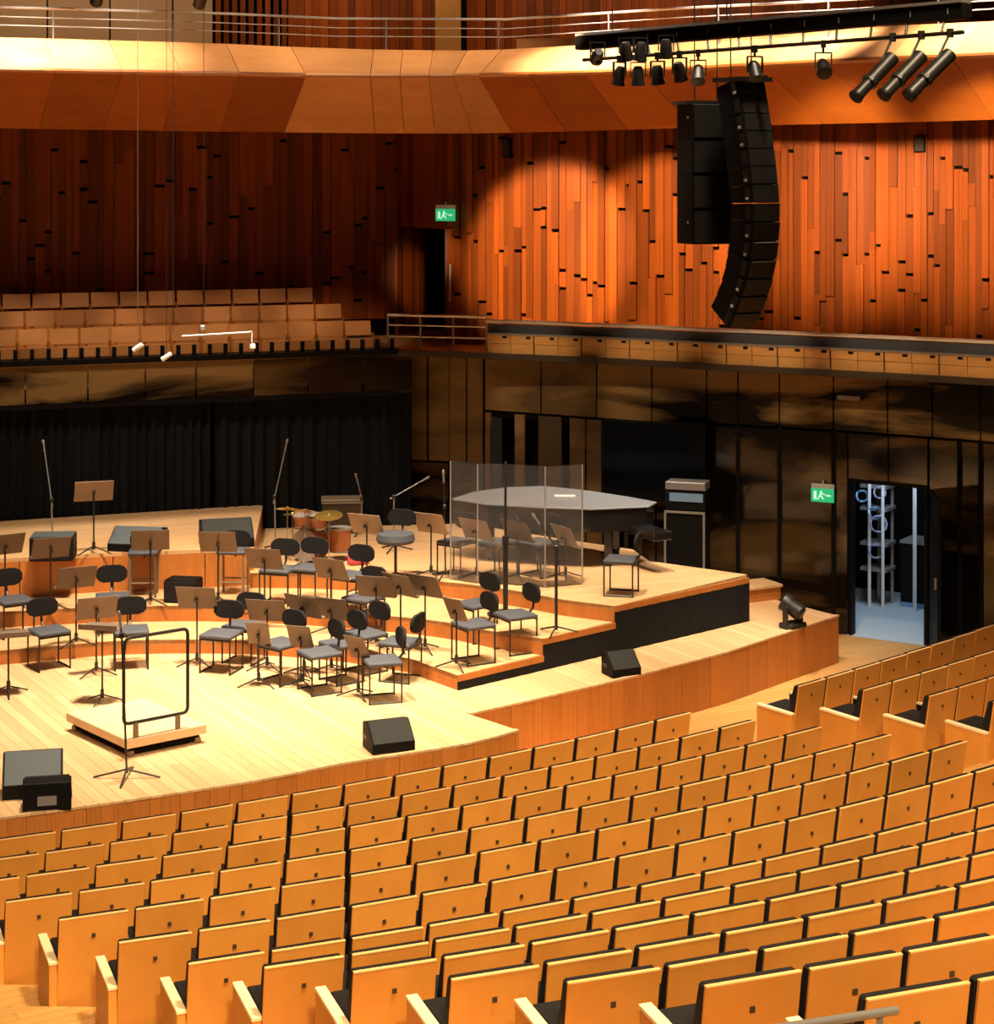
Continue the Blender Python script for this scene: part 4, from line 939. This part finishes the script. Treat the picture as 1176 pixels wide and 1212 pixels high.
# lighting bar
tA, tB = D(685, 52, 23.0), D(1146, 13, 19.4)
lb = thing('lighting_bar', 'long black lighting bar hung across the hall above the stage edge', 'lighting rig', tA)
v = tB-tA; dirn = v.normalized()
rb = (Matrix.Rotation(math.atan2(v.y, v.x), 3, 'Z') @ Matrix.Rotation(-math.asin(v.z/v.length), 3, 'Y'))
mk('trunking', MB().box(v/2, (v.length, .16, .15), rb), 'black_paint', lb, bevel=.01)
mk('cap_strip', MB().box(v/2+Vector((0, 0, .10)), (v.length*.99, .20, .03), rb), 'dull_steel', lb)
pA, pB = D(690, 71, 22.7), D(1140, 38, 19.3); mk('pipe', MB().tube(pA-tA, pB-tA, .022, 8), 'black_metal', lb)
for k in range(12):
    u = (k+.4)/12; a, b = tA+v*u, pA+(pB-pA)*u; mk('hanger', MB().tube(a-tA, b-tA, .014, 6), 'black_metal', lb); mk('socket_outlet', MB().box(a-tA+Vector((.02, -.09, .01)), (.06, .04, .06)), 'dull_steel', lb)
for u in (.1, .42, .75): a = v*u; mk('suspension_cable', MB().tube(a, a+Vector((0, 0, 3)), .008, 5), 'black_metal', lb)
def on_pipe(px): return at3(px)
def at3(px):
    k = (px-CX)/F; d = pB-pA; s = (k*pA.y-pA.x)/(d.x-k*d.y); return pA+d*s
def par(px, py, label, tilt, mat='black_metal', size=.85):
    q_ = at3(px); c = D(px, py, q_.y-.05); r = thing('stage_spotlight', label, 'spotlight', c, random.uniform(-.6, .6), 'short spotlights on the lighting bar')
    h = mk('lamp_body', MB().lathe([(.05, .13), (.075, .08), (.085, -.06), (.10, -.12), (.09, -.125)], 12), mat, r, smooth=True); h.rotation_euler = (tilt, 0, 0)
    h.scale = (size,)*3
    for x in (-.1, .1): mk('yoke_arm', MB().box((x*size, 0, .07), (.012, .03, .18)), 'black_metal', r)
    mk('clamp', MB().box((0, 0, q_.z-c.z-.02), (.05, .05, .08)).tube((0, 0, .15), (0, 0, max(.16, q_.z-c.z)), .014, 6).box((0, 0, .155), (.2*size, .03, .015)), 'black_metal', r)
for px, py, l, tl in ((707, 66, 'first small spotlight at the outer tip of the lighting bar', 1.2), (741, 61, 'upper black spotlight next to the tip of the lighting bar', .3), (758, 61, 'upper black spotlight, third along the lighting bar', .2), (788, 58, 'upper black spotlight, fourth along the lighting bar', .2),
                      (733, 90, 'lowest hanging spotlight nearest the tip of the lighting bar', .3), (755, 90, 'lower hanging spotlight, second from the tip of the lighting bar', .2), (778, 89, 'lower hanging spotlight, third from the tip of the lighting bar', .2), (804, 85, 'lower hanging spotlight, fourth from the tip of the lighting bar', .4), (826, 88, 'lower hanging spotlight just before the bass column', -.6),
                      (893, 84, 'spotlight hanging directly above the line array', -.5), (974, 80, 'spotlight hanging alone between the line array and the long spots', -.9)):
    par(px, py, l, tl)
def profile(pt, pb, label):
    q_ = at3(pt[0]); a, b = D(*pt, q_.y), D(*pb, q_.y-.25); c = (a+b)/2; r = thing('profile_spotlight', label, 'spotlight', c, 0, 'long profile spotlights')
    d = b-a; u = d.normalized()
    mk('lamp_body', MB().tube(-d/2, d*.18, .075, 12, .07), 'black_metal', r, smooth=True); mk('lens_tube', MB().tube(d*.18, d/2, .062, 12, .068), 'black_metal', r, smooth=True); mk('lens_rim', MB().tube(d*.49, d*.53, .078, 12), 'black_paint', r)
    mk('yoke', MB().tube((0, 0, 0), q_-c, .014, 6).box((q_-c), (.06, .06, .09)), 'black_metal', r); mk('shutter_ring', MB().tube(d*.1, d*.16, .085, 12), 'black_metal', r)
profile((1056, 68), (1013, 114), 'long profile spotlight, nearest the line array of three'); profile((1090, 66), (1046, 112), 'long profile spotlight, middle of the three'); profile((1124, 64), (1076, 112), 'long profile spotlight, last of the three at the end of the bar')
# hanging microphones over the orchestra
hb = thing('hanging_microphone_bar', 'thin white microphone bar hung by two cables before the choir seats', 'microphone', D(215, 398, 25))
o_ = D(215, 398, 25); e_ = D(298, 393, 25)
mk('bar', MB().tube((0, 0, 0), e_-o_, .012, 6), 'white_plastic', hb); mk('drop', MB().tube(e_-o_, D(298, 405, 25)-o_, .008, 6), 'white_plastic', hb)
for px, py in ((299, 410), (240, 388)): q_ = D(px, py, 25)-o_; mk('microphone', MB().box(q_, (.07, .05, .07)), 'white_plastic' if px > 250 else 'dull_steel', hb, bevel=.015)
for px in (205, 241): a = D(px, 396, 25)-o_; mk('cable', MB().tube(a, a+Vector((0, 0, 5)), .004, 5), 'black_metal', hb)
for px, py, l in ((163, 412, 'small white hanging microphone before the choir seats, nearer the picture edge'), (197, 423, 'lowest small white hanging microphone before the choir ledge')):
    c = D(px, py, 25.4); r = thing('hanging_microphone', l, 'microphone', c, 0, 'hanging microphones'); mk('body', MB().tube((-.06, 0, -.03), (.06, 0, .05), .03, 8), 'white_plastic', r); mk('cable', MB().tube((0, 0, .03), (0, 0, 5), .004, 5), 'brown_metal' if px < 190 else 'black_metal', r)
for px, py, l in ((115, -2, 'dark ceiling spotlight at the top edge, the larger one'), (237, 1, 'dark ceiling spotlight at the top edge by the end of the pale panels')):
    c = D(px, py, 29.6); r = thing('ceiling_spotlight', l, 'spotlight', c, .4, 'ceiling spotlights at the top edge'); h = mk('lamp_body', MB().lathe([(.06, .16), (.09, .1), (.10, -.1), (.09, -.11)], 12), 'black_metal', r, smooth=True); h.rotation_euler = (1.0, 0, 0); mk('yoke', MB().tube((0, 0, 0), (0, 0, 2.5), .015, 6), 'black_metal', r)
bpy.context.view_layer.update()
